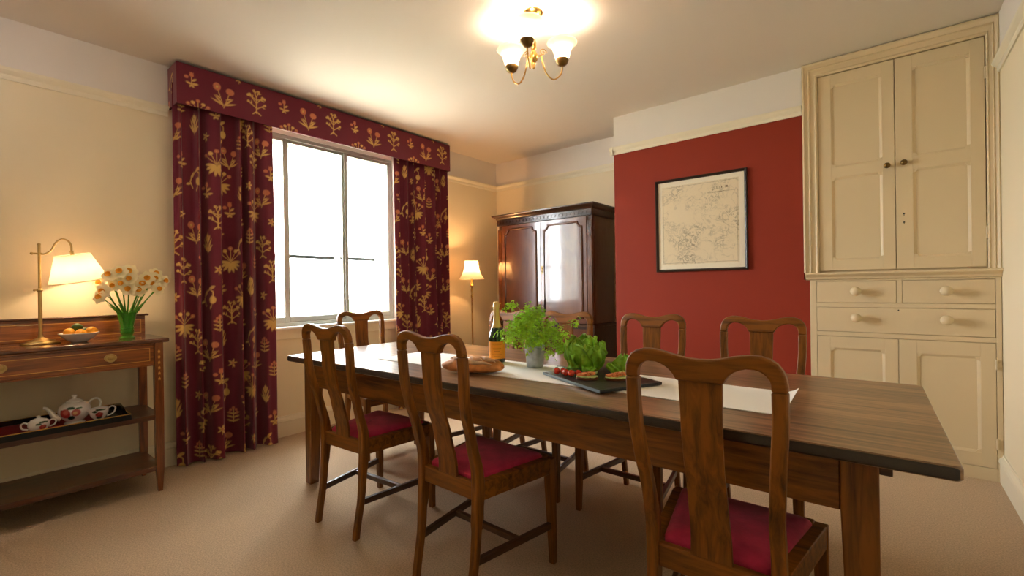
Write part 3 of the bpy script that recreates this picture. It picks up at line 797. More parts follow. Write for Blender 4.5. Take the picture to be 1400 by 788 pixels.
# ------------------------------------------------------------------ built-in cupboard
def cup_door(parent, x0, x1, z0, z1, panels, yf, name='door'):
    """frame with sunk panels; yf = front plane"""
    g = MB(); th = 0.022; dp = 0.010
    xs0, xs1 = panels[0][0], panels[0][1]
    g.box(x0, x1, yf+dp, yf+th, z0, z1)
    g.box(x0, xs0, yf, yf+dp, z0, z1); g.box(xs1, x1, yf, yf+dp, z0, z1)
    zs = [z0]
    for p in sorted(panels, key=lambda p: p[2]): zs += [p[2], p[3]]
    zs.append(z1)
    for i in range(0, len(zs), 2): g.box(xs0, xs1, yf, yf+dp, zs[i], zs[i+1])
    # scooped mould around each panel
    for a, b, c, d in panels:
        w = 0.014
        for (u, v) in ((a, 1), (b, -1)):
            g.hexa([(min(u, u+v*w), yf+0.003, c), (max(u, u+v*w), yf+0.003, c), (max(u, u+v*w), yf+dp, c), (min(u, u+v*w), yf+dp, c)] if False else
                   [(u, yf+0.001, c), (u+v*w, yf+dp-0.001, c), (u+v*w, yf+dp+0.001, c), (u, yf+dp+0.001, c)],
                   [(u, yf+0.001, d), (u+v*w, yf+dp-0.001, d), (u+v*w, yf+dp+0.001, d), (u, yf+dp+0.001, d)])
        for (u, v) in ((c, 1), (d, -1)):
            g.loft([[(a, yf+0.001, u), (a, yf+dp-0.001, u+v*w), (a, yf+dp+0.001, u+v*w), (a, yf+dp+0.001, u)],
                    [(b, yf+0.001, u), (b, yf+dp-0.001, u+v*w), (b, yf+dp+0.001, u+v*w), (b, yf+dp+0.001, u)]])
        # little quadrant fillets in the corners
        for cx, cz, sx, sz in ((a, c, 1, 1), (b, c, -1, 1), (a, d, 1, -1), (b, d, -1, -1)):
            q = [(cx, cz)] + [(cx+sx*(0.024-0.010*math.sin(k)), cz+sz*(0.024-0.010*math.cos(k))) if False else (cx+sx*0.024*math.cos(k), cz+sz*0.024*math.sin(k)) for k in (0, PI/8, PI/4, 3*PI/8, PI/2)]
            g.prism(q, yf+0.002, yf+dp, 'y')
    return g.build(name, M['cupboard'], parent, bevel=0.0012, world=True)
def knob(parent, x, yf, z, r, m, name='knob'):
    k = MB().lathe([(r*0.55, 0), (r*0.5, r*0.3), (r*0.42, r*0.6), (r*0.75, r*0.9), (r, r*1.3), (r*0.98, r*1.6), (r*0.75, r*1.95), (r*0.35, r*2.15), (0, r*2.2)], (x, yf, z), 24, axis=(0, -1, 0))
    return k.build(name, m, parent, smooth=60, world=True)
def cupboard():
    L, R_ = 3.309, 4.2705; yu = 3.795; yl = 3.775; yb = 4.27
    t = thing('built_in_cupboard', 'tall cream painted built-in cupboard with drawers filling the right-hand alcove', 'cupboard', (3.79, 4.0, 0))
    # upper carcass
    g = MB(); g.box(3.318, R_-0.005, yu+0.024, yb-0.005, 1.236, 2.695)
    g.build('upper_carcass', M['cupboard'], t, world=True)
    # moulded architrave
    pr = [(0.0, 0.0), (0.0, -0.030), (0.010, -0.034), (0.020, -0.026), (0.034, -0.022), (0.040, -0.026), (0.046, -0.018), (0.070, -0.014), (0.078, -0.018), (0.088, -0.010), (0.088, 0.024), (0.0, 0.024)]
    g = MB(); zt = 2.694
    path = [lambda o: (L+o, 1.238), lambda o: (L+o, zt-o*1.1), lambda o: (R_-o*0.6, zt-o*1.1), lambda o: (R_-o*0.6, 1.238)]
    g.loft([[(f(o)[0], yu+d, f(o)[1]) for o, d in pr] for f in path], True, True)
    g.build('architrave', M['cupboard'], t, smooth=30, world=True)
    dl = cup_door(t, 3.400, 3.806, 1.25, 2.592, [(3.473, 3.745, 1.955, 2.52), (3.473, 3.745, 1.318, 1.885)], yu)
    dr = cup_door(t, 3.810, 4.213, 1.25, 2.592, [(3.893, 4.152, 1.955, 2.515), (3.893, 4.152, 1.320, 1.876)], yu)
    knob(dl, 3.768, yu, 1.915, 0.018, M['dark_brass']); knob(dr, 3.850, yu, 1.92, 0.018, M['dark_brass'])
    for z in (1.60, 1.545): MB().lathe([(0.005, 0), (0.004, 0.001), (0, 0.0012)], (3.848, yu, z), 12, axis=(0, -1, 0)).box(3.8465, 3.8495, yu-0.001, yu+0.001, z-0.014, z).build('keyhole', M['keyhole'], dr, world=True)
    for d, x in ((dl, 3.396), (dr, 4.2165)):
        for z in (1.45, 2.38): MB().tube([(x, yu-0.006, z-0.035), (x, yu-0.006, z+0.035)], 0.006, 10).build('hinge', M['cupboard'], d, smooth=60, world=True)
    # counter shelf with bed mould
    pr = [(0.0, 1.170), (0.012, 1.178), (0.016, 1.195), (0.03, 1.207), (0.034, 1.214), (0.045, 1.216), (0.048, 1.226), (0.045, 1.236), (-0.05, 1.236), (-0.05, 1.170)]
    g = MB(); g.loft([[(x, yl-o, z+0.0) for o, z in [(p[0], 1.236-(1.236-p[1])*0.75) for p in pr]] for x in (3.318, R_+0.0)], True, True)
    g.build('counter', M['cupboard'], t, smooth=30, world=True)
    g = MB(); g.box(3.342, R_-0.002, yl+0.016, yb-0.005, 0.0, 1.19)
    # face frame
    yA, yB = yl, yl+0.016
    g.box(3.342, 3.380, yA, yB, 0.0, 1.19); g.box(4.245, R_-0.002, yA, yB, 0.0, 1.19)
    g.box(3.380, 4.245, yA, yB, 1.177, 1.19); g.box(3.380, 4.245, yA, yB, 1.001, 1.030); g.box(3.380, 4.245, yA, yB, 0.804, 0.834); g.box(3.380, 4.245, yA, yB, 0, 0.074)
    g.box(3.808, 3.833, yA, yB, 1.03, 1.177)
    g.build('lower_carcass', M['cupboard'], t, bevel=0.0015, world=True)
    for a, b, c, d in ((3.3825, 3.8055, 1.0325, 1.1745), (3.8355, 4.2425, 1.0325, 1.1745)):
        dw = MB().box(a, b, yl-0.001, yl+0.015, c, d).build('drawer', M['cupboard'], t, bevel=0.002, world=True)
        knob(dw, 3.600 if a < 3.7 else 4.035, yl-0.001, 1.108, 0.030, M['cupboard'])
    dw = MB().box(3.3825, 4.2425, yl-0.001, yl+0.015, 0.8365, 0.9985).build('drawer', M['cupboard'], t, bevel=0.002, world=True)
    for x in (3.600, 4.035): knob(dw, x, yl-0.001, 0.932, 0.030, M['cupboard'])
    MB().lathe([(0.004, 0), (0.003, 0.001), (0, 0.0012)], (3.815, yl-0.001, 0.985), 12, axis=(0, -1, 0)).build('keyhole', M['keyhole'], dw, world=True)
    cup_door(t, 3.3825, 3.8115, 0.0765, 0.8015, [(3.456, 3.746, 0.155, 0.725)], yl-0.001)
    d2 = cup_door(t, 3.8145, 4.2425, 0.0765, 0.8015, [(3.900, 4.180, 0.155, 0.72)], yl-0.001)
    for z in (0.22, 0.68): MB().tube([(4.2445, yl-0.006, z-0.03), (4.2445, yl-0.006, z+0.03)], 0.006, 10).build('hinge', M['cupboard'], d2, smooth=60, world=True)
cupboard()

# ------------------------------------------------------------------ framed map
def framed_map():
    x0, x1, z0, z1 = 2.236, 2.947, 1.278, 2.050; y = D1
    t = thing('framed_map', 'old sepia map in a thin dark frame hung on the red chimney wall', 'picture', ((x0+x1)/2, y-0.001, (z0+z1)/2))
    f = 0.020; g = MB()
    pr = [(0.0, 0.0), (0.0, -0.022), (0.006, -0.026), (0.014, -0.022), (f, -0.012), (f, 0.0)]
    rings = []
    for sx, sz in ((0, 0), (1, 0), (1, 1), (0, 1)):
        rings.append([((x0+o if sx == 0 else x1-o), y+d-0.001, (z0+o if sz == 0 else z1-o)) for o, d in pr])
    g.loft(rings, True, False, loop=True)
    g.build('frame', M['frame_black'], t, smooth=30, world=True)
    MB().box(x0+f-0.004, x1-f+0.004, y-0.006, y-0.002, z0+f-0.004, z1-f+0.004).build('mount', M['mount'], t, world=True)
    # map sheet: rivers, tracks and hachures from layered noise
    m, nt, b = newmat('sepia_map')
    tc = nt.nodes.new('ShaderNodeTexCoord')
    def ridge(scale, dist, lo, hi, seed):
        mp = nt.nodes.new('ShaderNodeMapping'); mp.inputs['Location'].default_value = (seed, seed, seed)
        nt.links.new(tc.outputs['Object'], mp.inputs['Vector'])
        n = nt.nodes.new('ShaderNodeTexNoise'); n.inputs['Scale'].default_value = scale; n.inputs['Detail'].default_value = 6; n.inputs['Distortion'].default_value = dist
        nt.links.new(mp.outputs[0], n.inputs['Vector'])
        s = nt.nodes.new('ShaderNodeMath'); s.operation = 'SUBTRACT'; s.inputs[1].default_value = 0.5; nt.links.new(n.outputs['Fac'], s.inputs[0])
        a = nt.nodes.new('ShaderNodeMath'); a.operation = 'ABSOLUTE'; nt.links.new(s.outputs[0], a.inputs[0])
        r = nt.nodes.new('ShaderNodeMapRange'); r.inputs['From Min'].default_value = lo; r.inputs['From Max'].default_value = hi
        r.inputs['To Min'].default_value = 1; r.inputs['To Max'].default_value = 0; nt.links.new(a.outputs[0], r.inputs['Value'])
        return r.outputs[0]
    l1 = ridge(7, 1.0, 0.0, 0.016, 1.3); l2 = ridge(22, 1.5, 0.0, 0.06, 4.1)
    nz = nt.nodes.new('ShaderNodeTexNoise'); nz.inputs['Scale'].default_value = 5.0; nz.inputs['Detail'].default_value = 2
    nt.links.new(tc.outputs['Object'], nz.inputs['Vector'])
    rr = nt.nodes.new('ShaderNodeMapRange'); rr.inputs['From Min'].default_value = 0.46; rr.inputs['From Max'].default_value = 0.62; nt.links.new(nz.outputs['Fac'], rr.inputs['Value'])
    mu = nt.nodes.new('ShaderNodeMath'); mu.operation = 'MULTIPLY'; nt.links.new(l2, mu.inputs[0]); nt.links.new(rr.outputs[0], mu.inputs[1])
    ad = nt.nodes.new('ShaderNodeMath'); ad.operation = 'MULTIPLY_ADD'; ad.inputs[1].default_value = 0.45; nt.links.new(l1, ad.inputs[0]); nt.links.new(mu.outputs[0], ad.inputs[2])
    sc = nt.nodes.new('ShaderNodeMath'); sc.operation = 'MULTIPLY'; sc.inputs[1].default_value = 0.62; nt.links.new(ad.outputs[0], sc.inputs[0])
    mx = nt.nodes.new('ShaderNodeMix'); mx.data_type = 'RGBA'; nt.links.new(sc.outputs[0], mx.inputs['Factor'])
    mx.inputs['A'].default_value = lin('e8d6b2'); mx.inputs['B'].default_value = lin('5a4c3a')
    nt.links.new(mx.outputs['Result'], b.inputs['Base Color']); b.inputs['Roughness'].default_value = 0.7
    sh = MB().box(x0+0.052, x1-0.060, y-0.0075, y-0.006, z0+0.060, z1-0.058).build('map_sheet', m, t, world=True)
    k = MB(); r = random.Random(5)
    def word(xa, xb, z, h):
        x = xa
        while x < xb:
            w = h*r.uniform(0.35, 0.6)
            k.box(x, x+h*0.12, y-0.0079, y-0.0075, z, z+h); 
            if r.random() < 0.6: k.box(x, x+w, y-0.0079, y-0.0075, z+h*r.choice((0, 0.45, 0.88)), z+h*r.choice((0, 0.45, 0.88))+h*0.12)
            x += w+h*0.22
    word(2.715, 2.735, 1.925, 0.016); word(2.75, 2.765, 1.925, 0.016); word(2.79, 2.81, 1.925, 0.016)
    word(2.66, 2.72, 1.895, 0.008); word(2.73, 2.86, 1.895, 0.008)
    ink = mat('map_ink', '6e5a40', 0.8)
    k.build('map_title', ink, sh, world=True)
    k = MB(); e = 0.0015; xa, xb, za, zb = x0+0.062, x1-0.070, z0+0.070, z1-0.068
    k.box(xa, xb, y-0.0078, y-0.0075, za, za+e); k.box(xa, xb, y-0.0078, y-0.0075, zb-e, zb); k.box(xa, xa+e, y-0.0078, y-0.0075, za, zb); k.box(xb-e, xb, y-0.0078, y-0.0075, za, zb)
    k.build('map_border', ink, sh, world=True)
    MB().box(x0+f-0.002, x1-f+0.002, y-0.0105, y-0.009, z0+f-0.002, z1-f+0.002).build('picture_glass', M['picture_glass'], t, world=True)
framed_map()

# ------------------------------------------------------------------ sideboard
SY0, SY1 = -0.135, 0.752
def sideboard():
    t = thing('sideboard', 'inlaid mahogany console sideboard with two open shelves against the left wall', 'sideboard', (0.25, 0.31, 0))
    g = MB(); g.box(0.032, 0.462, SY0-0.03, SY1+0.028, 0.876, 0.900)
    g.build('top', M['side_top'], t, bevel=0.008, seg=3, world=True)
    g = MB(); g.box(0.032, 0.052, SY0-0.01, SY1+0.0, 0.900, 1.022)
    gb = g.build('gallery', M['side_y'], t, bevel=0.002, world=True)
    MB().box(0.030, 0.064, SY0-0.02, SY1+0.018, 1.022, 1.034).build('gallery_cap', M['side_dark'], gb, bevel=0.004, world=True)
    g = MB()
    for (a, b) in ((0.0525, 0.0532),): 
        g.box(a, b, SY0+0.01, SY1-0.02, 0.996, 0.999); g.box(a, b, SY1-0.023, SY1-0.020, 0.915, 0.999); g.box(a, b, SY0+0.01, SY1-0.02, 0.915, 0.918)
    g.build('gallery_inlay', M['inlay'], gb, world=True)
    for x0, x1 in ((0.045, 0.085), (0.405, 0.448)):
        for sy, y0 in ((0, SY0), (1, SY1-0.042)):
            l = MB(); r = lambda z, k: [(x0+k, y0+k, z), (x1-k, y0+k, z), (x1-k, y0+0.042-k, z), (x0+k, y0+0.042-k, z)]
            l.loft([r(0, 0.010), r(0.14, 0.002), r(0.45, 0.0), r(0.876, 0.0)])
            lg = l.build('leg', M['side_z'], t, bevel=0.002, world=True)
            if x0 > 0.3:
                k = MB()
                for i in range(6):  # bellflower drops
                    z = 0.835-i*0.032; c = y0+0.021
                    k.prism([(c, z), (c+0.006, z-0.010), (c+0.004, z-0.022), (c, z-0.016), (c-0.004, z-0.022), (c-0.006, z-0.010)], 0.448, 0.4488, 'x')
                k.build('inlay', M['inlay'], lg, world=True)
    g = MB(); g.box(0.050, 0.066, SY0+0.042, SY1-0.042, 0.745, 0.876)
    g.box(0.085, 0.405, SY0+0.005, SY0+0.021, 0.745, 0.876); g.box(0.085, 0.405, SY1-0.021, SY1-0.005, 0.745, 0.876)
    g.box(0.405, 0.440, SY0+0.042, SY1-0.042, 0.742, 0.752); g.box(0.405, 0.440, SY0+0.042, SY1-0.042, 0.866, 0.876)
    g.build('frieze', M['side_y'], t, bevel=0.002, world=True)
    d = MB().box(0.405, 0.443, SY0+0.044, SY1-0.044, 0.7525, 0.8655).build('drawer', M['side_y'], t, bevel=0.002, world=True)
    k = MB(); ya, yb, za, zb = SY0+0.062, SY1-0.062, 0.772, 0.848; e = 0.0035
    for a, b, c, dd in ((ya, yb, za, za+e), (ya, yb, zb-e, zb), (ya, ya+e, za, zb), (yb-e, yb, za, zb)): k.box(0.443, 0.4436, a, b, c, dd)
    k.build('stringing', M['inlay'], d, world=True)
    for hy in (0.105, 0.515):
        h = MB(); h.lathe([(0.024, 0), (0.024, 0.003), (0.019, 0.005), (0.015, 0.004), (0.010, 0.008), (0.004, 0.011), (0, 0.012)], (0.443, hy, 0.812), 28, axis=(1, 0, 0), sx=0.9, sy=1.15)
        h.tube([(0.455, hy+0.020*math.cos(q), 0.812+0.022*math.sin(q)) for q in [2*PI*i/20 for i in range(20)]], 0.0022, 8, loop=True)
        h.build('drawer_pull', M['pewter'], d, smooth=50, world=True)
    for z in (0.430, 0.130):
        g = MB().box(0.040, 0.440, SY0+0.012, SY1-0.010, z, z+0.022); g.box(0.435, 0.444, SY0+0.042, SY1-0.042, z-0.004, z+0.024)
        g.build('shelf', M['side_dark'], t, bevel=0.002, world=True)
sideboard()

# ------------------------------------------------------------------ brass reading lamp
def pleated(prof_bot, prof_top, h, n, amp, bell=0.0, rows=8, axis=(0, 0, 1), c=(0, 0, 0)):
    g = MB(); Q = Vector((0, 0, 1)).rotation_difference(Vector(axis).normalized()).to_matrix(); rings = []
    for i in range(rows+1):
        t = i/rows; r = prof_bot+(prof_top-prof_bot)*(t if bell == 0 else (1-(1-t)**(1+bell)))
        rings.append([tuple(Q @ Vector(((r+amp*(j % 2))*math.cos(2*PI*j/n), (r+amp*(j % 2))*math.sin(2*PI*j/n), t*h))+Vector(c)) for j in range(n)])
    g.loft(rings, True, False)
    return g
def table_lamp():
    bx, by = 0.20, 0.268
    t = thing('reading_lamp', 'brass swan-neck reading lamp with pleated ivory shade on the sideboard', 'lamp', (bx, by, 0.9))
    MB().lathe([(0.0, 0), (0.078, 0), (0.080, 0.004), (0.076, 0.010), (0.060, 0.013), (0.056, 0.018), (0.034, 0.022), (0.022, 0.030), (0.012, 0.034), (0.008, 0.05), (0.0, 0.05)], (0, 0, 0), 40).build('lamp_base', M['pewter'], t, smooth=40)
    g = MB(); g.tube([(0, 0, 0.03), (0, 0, 0.290)], 0.0085, 14); g.tube([(0, 0, 0.285), (0, 0, 0.536)], 0.0062, 14); g.ellip((0, 0, 0.540), 0.0075)
    g.tube([(0, -0.018, 0.291), (0, 0.012, 0.291)], 0.004, 10); g.ellip((0, -0.02, 0.291), 0.006); g.ellip((0, 0, 0.291), 0.0125)
    g.build('pole', M['pewter'], t, smooth=50)
    g = MB(); P = catmull([(0, 0, 0.490), (0, 0.02, 0.488), (0, 0.045, 0.508), (0, 0.065, 0.552), (0, 0.09, 0.575), (0, 0.115, 0.565), (0, 0.126, 0.54), (0, 0.127, 0.512)], 6)
    g.tube(P, 0.0048, 10); g.tube([(0, -0.026, 0.490), (0, 0.012, 0.490)], 0.005, 10); g.ellip((0, -0.028, 0.490), 0.0075)
    g.build('swan_neck', M['pewter'], t, smooth=60)
    ax = Vector((0.08, -0.19, 1.0)).normalized()
    top = Vector((0, 0.127, 0.512)); 
    MB().tube([top+ax*0.0, top-ax*0.05], [0.008, 0.011], 14).build('lamp_holder', M['pewter'], t, smooth=60)
    base = top-ax*0.022-ax*0.150
    sm = newmat('ivory_pleated_silk'); m, nt, b = sm
    b.inputs['Base Color'].default_value = lin('f6e6cf'); b.inputs['Roughness'].default_value = 0.8
    nt.nodes.remove(b); o = nt.nodes['Material Output']
    df = nt.nodes.new('ShaderNodeBsdfDiffuse'); df.inputs['Color'].default_value = lin('f8ecd8')
    tl = nt.nodes.new('ShaderNodeBsdfTranslucent'); tl.inputs['Color'].default_value = lin('f8e6c8')
    mx = nt.nodes.new('ShaderNodeMixShader'); mx.inputs[0].default_value = 0.38
    nt.links.new(df.outputs[0], mx.inputs[1]); nt.links.new(tl.outputs[0], mx.inputs[2]); nt.links.new(mx.outputs[0], o.inputs['Surface'])
    M['silk'] = m
    g = pleated(0.124, 0.072, 0.150, 64, 0.0035, axis=ax, c=base)
    g.tube([tuple(Vector((0, 0, 1)).rotation_difference(ax).to_matrix() @ Vector((0.127*math.cos(q), 0.127*math.sin(q), 0.001))+base) for q in [2*PI*i/48 for i in range(48)]], 0.003, 6, loop=True)
    g.tube([tuple(Vector((0, 0, 1)).rotation_difference(ax).to_matrix() @ Vector((0.075*math.cos(q), 0.075*math.sin(q), 0.149))+base) for q in [2*PI*i/48 for i in range(48)]], 0.0022, 6, loop=True)
    g.build('lamp_shade', M['silk'], t, smooth=80)
    c = base+ax*0.085
    MB().ellip(tuple(c), (0.018, 0.018, 0.026)).build('bulb', glow('warm_bulb', 'ffc98a', LAMP_E), t, smooth='all')
    point('bulb_light', t, tuple(base+ax*0.05), 1.3, 'ffd8ac')
    MB().tube(catmull([(-0.006, -0.004, 0.105), (-0.07, -0.06, 0.100), (-0.130, -0.12, 0.106), (-0.138, -0.25, 0.110), (-0.140, -0.385, 0.114)], 5), 0.0025, 6).build('cord', M['cable'], t, smooth=60)
    return t
LAMP_E = 5.0
table_lamp()

def fruit_bowl():
    c = (0.27, 0.412, 0.9005); K = 1.25
    b = MB().lathe([(r*K, z*K) for r, z in [(0.0, 0.0), (0.026, 0.0), (0.030, 0.004), (0.050, 0.018), (0.066, 0.036), (0.070, 0.040), (0.067, 0.041), (0.060, 0.034), (0.045, 0.020), (0.028, 0.010), (0.0, 0.009)]], (0, 0, 0), 40).build('fruit_bowl', M['white_china'], smooth=50, loc=c)
    tag(b, 'shallow white bowl of lemons and limes on the sideboard', 'bowl')
    def fr(name, label, cat, p, r, m, a, grp):
        t = MB(); t.lathe([(0.0, -1.22), (0.12, -1.18), (0.25, -1.05), (0.65, -0.75), (0.92, -0.35), (1, 0), (0.92, 0.35), (0.65, 0.75), (0.25, 1.05), (0.12, 1.18), (0, 1.22)], (0, 0, 0), 18, axis=(math.sin(a), math.cos(a), 0.1))
        t.v = [(x*r*K, y*r*K, z*r*K) for x, y, z in t.v]
        o = t.build(name, m, smooth='all', loc=(c[0]+p[0]*K, c[1]+p[1]*K, c[2]+p[2]*K)); tag(o, label, cat, grp)
    G = 'citrus fruit in the white bowl'
    fr('lemon', 'yellow lemon at the lamp side of the white bowl', 'lemon', (0.018, -0.034, 0.044), 0.0205, M['lemon'], 1.2, G)
    fr('lemon', 'yellow lemon lowest in front of the white bowl, below the limes', 'lemon', (0.034, 0.000, 0.040), 0.0185, M['lemon'], 1.6, G)
    fr('lemon', 'yellow lemon at the vase side of the white bowl', 'lemon', (0.008, 0.040, 0.045), 0.0205, M['lemon'], 0.2, G)
    fr('lime', 'dark green lime on top of the fruit pile in the white bowl', 'lime', (-0.005, -0.006, 0.064), 0.019, M['lime'], 0.4, G)
    fr('lime', 'dark green lime between two lemons at the vase side of the bowl', 'lime', (-0.028, 0.022, 0.044), 0.018, M['lime'], 1.0, G)
fruit_bowl()

def flowers():
    vx, vy, vz = 0.285, 0.618, 0.9005
    vt = thing('flower_vase', 'green glass vase holding daffodils on the sideboard', 'vase', (vx, vy, vz))
    MB().lathe([(0.0, 0), (0.036, 0.0), (0.038, 0.006), (0.022, 0.018), (0.030, 0.030), (0.034, 0.042), (0.030, 0.054), (0.028, 0.062), (0.036, 0.10), (0.046, 0.152), (0.043, 0.152), (0.033, 0.10), (0.025, 0.062), (0.024, 0.05), (0.022, 0.03), (0.0, 0.026)], (0, 0, 0), 40).build('glass_body', M['green_glass'], vt, smooth=50)
    MB().tube([(0.030*math.cos(q), 0.030*math.sin(q), 0.060) for q in [2*PI*i/30 for i in range(30)]], 0.004, 8, loop=True).build('collar', M['green_glass'], vt, smooth='all')
    r = random.Random(11)
    heads = [(-0.03, -0.105, 0.29), (0.03, -0.075, 0.33), (0.04, -0.060, 0.275), (0.06, -0.03, 0.285), (0.05, -0.035, 0.345), (0.08, 0.0, 0.31), (0.03, -0.10, 0.245), (0.08, -0.005, 0.255),
             (0.05, 0.055, 0.28), (0.06, 0.075, 0.315), (0.02, 0.095, 0.29), (0.05, 0.04, 0.245), (0.0, 0.12, 0.315), (0.04, 0.125, 0.255), (-0.02, 0.165, 0.30), (-0.05, 0.02, 0.33), (-0.05, -0.06, 0.30), (0.01, 0.01, 0.35), (-0.04, 0.13, 0.34), (0.05, -0.115, 0.215)]
    for hx, hy, hz in heads:
        hy *= 1.10; hz = hz*1.10+0.01; hx = hx*0.9+0.02
        t = thing('daffodil', 'cream-petalled daffodil with a yellow-orange cup in the green vase', 'daffodil', (vx, vy, vz+0.03), 0, 'daffodils in the green vase')
        a = r.uniform(0, 2*PI); s0 = Vector((0.008*math.cos(a), 0.008*math.sin(a), 0.004))
        hd = Vector((hx, hy, hz-0.03)); lip = Vector((hx*0.18, hy*0.18, 0.095))
        st = catmull([s0, lip, lip*0.45+hd*0.55+Vector((0, 0, 0.012)), hd], 6)
        MB().tube(st, 0.0028, 7).build('stalk', M['stalk'], t, smooth='all')
        n = Vector((1.0, -0.45+hy*5+r.uniform(-.25, .25), 0.15+r.uniform(-0.3, 0.35))).normalized()
        Q = Vector((0, 0, 1)).rotation_difference(n).to_matrix()
        g = MB(); S = r.uniform(1.15, 1.4)
        for k in range(6):
            th = 2*PI*k/6+r.uniform(-.1, .1); L = 0.028*S; w = 0.0135*S; pts = []
            rows = []
            for i in range(6):
                u = i/5; ww = w*math.sin(PI*(0.12+0.85*u))**0.7; zz = 0.006*u*u-0.004*u+r.uniform(-.0008, .0008)
                row = []
                for q in (-1, -0.4, 0.4, 1):
                    x = 0.004+L*u; y = ww*q; z = zz+0.002*abs(q)
                    row.append(tuple(Q @ Vector((x*math.cos(th)-y*math.sin(th), x*math.sin(th)+y*math.cos(th), z))+hd))
                rows.append(row)
            g.loft(rows, False, False)
        g.build('petals', M['petal'], t, smooth='all')
        c = MB(); rings = []
        for rr, zz in ((0.003, 0.0), (0.007, 0.002), (0.0085, 0.008), (0.0115, 0.0125), (0.0095, 0.0115), (0.006, 0.004), (0.001, 0.003)):
            rings.append([tuple(Q @ Vector((rr*S*(1+0.08*(j % 2))*math.cos(2*PI*j/16), rr*S*(1+0.08*(j % 2))*math.sin(2*PI*j/16), zz*S+0.002))+hd) for j in range(16)])
        c.loft(rings); c.build('cup', M['corona'], t, smooth='all')
    # strap leaves
    for i in range(16):
        a = 2*PI*i/16; g = MB(); rows = []
        e = Vector((0.035*math.cos(a), 0.09*math.sin(a), r.uniform(0.17, 0.225)))
        for k in range(8):
            u = k/7; p = Vector((0.005*math.cos(a), 0.005*math.sin(a), 0.03)).lerp(e, u); p.z += 0.02*math.sin(PI*u)
            p.x *= 0.35+0.65*u; p.y *= 0.35+0.65*u
            w = 0.005*(1-u**3)+0.0006
            rows.append([(p.x, p.y-w, p.z), (p.x+0.0012, p.y, p.z), (p.x, p.y+w, p.z), (p.x-0.0012, p.y, p.z)])
        g.loft(rows); o = g.build('daffodil_leaf', M['stalk'], smooth='all', loc=(vx, vy, vz)); tag(o, 'narrow green strap leaf among the daffodil stalks', 'leaf', 'strap leaves in the green vase')
flowers()

# ------------------------------------------------------------------ tray and tea set
WHITE = np.array(lin('f0ecec')[:3])
def china_lathe(prof, n=96, rows=60, deco=None, c=(0, 0, 0)):
    """finely divided lathe with fruit painted on it; deco: list of (angle, z, ra, rz, colour)"""
    P = [Vector((r, 0, z)) for r, z in prof]; Q = catmull(P, max(3, rows//len(prof)))
    g = MB(); g.loft([[(max(q.x, 1e-5)*math.cos(2*PI*k/n)+c[0], max(q.x, 1e-5)*math.sin(2*PI*k/n)+c[1], q.z+c[2]) for k in range(n)] for q in Q])
    V = np.array(g.v); A = np.arctan2(V[:, 1]-c[1], V[:, 0]-c[0]); Z = V[:, 2]-c[2]; R = np.hypot(V[:, 0]-c[0], V[:, 1]-c[1])
    C = np.tile(WHITE, (len(V), 1))
    for a, z, ra, rz, col in (deco or []):
        da = (A-a+PI) % (2*PI)-PI
        q = np.hypot(da*R/ra, (Z-z)/rz); w = np.clip((1.08-q)/0.16, 0, 1)[:, None]
        C = C*(1-w)+np.array(lin(col)[:3])*w
    g.col = np.concatenate([C, np.ones((len(V), 1))], 1)
    return g
RED1, RED2, GRN, GRN2, YEL = 'a8383a', 'c0605a', '2e4a3a', '4a6a48', 'd8a878'
def fruit_deco(a, z, s, two=True):
    d = [(a-0.0, z-0.016*s, 0.010*s, 0.008*s, GRN), (a, z+0.018*s, 0.012*s, 0.005*s, GRN), (a-0.35*s, z+0.010*s, 0.010*s, 0.005*s, GRN), (a+0.35*s, z+0.016*s, 0.010*s, 0.003*s, GRN2)]
    if two: d += [(a-0.24*s, z, 0.0165*s, 0.0165*s, RED1), (a-0.2*s, z+0.004*s, 0.008*s, 0.008*s, RED2), (a+0.22*s, z+0.002, 0.013*s, 0.013*s, RED2), (a+0.19*s, z+0.0, 0.006*s, 0.006*s, YEL)]
    else: d += [(a, z-0.004, 0.013*s, 0.010*s, RED1), (a+0.05, z-0.001, 0.006*s, 0.004*s, RED2)]
    d += [(a, z-0.018*s, 0.007*s, 0.006*s, GRN)]
    return d
def handle(P, r, parent, name='handle', n=6):
    return MB().tube(catmull(P, n), r, 10).build(name, M['white_china'], parent, smooth='all')
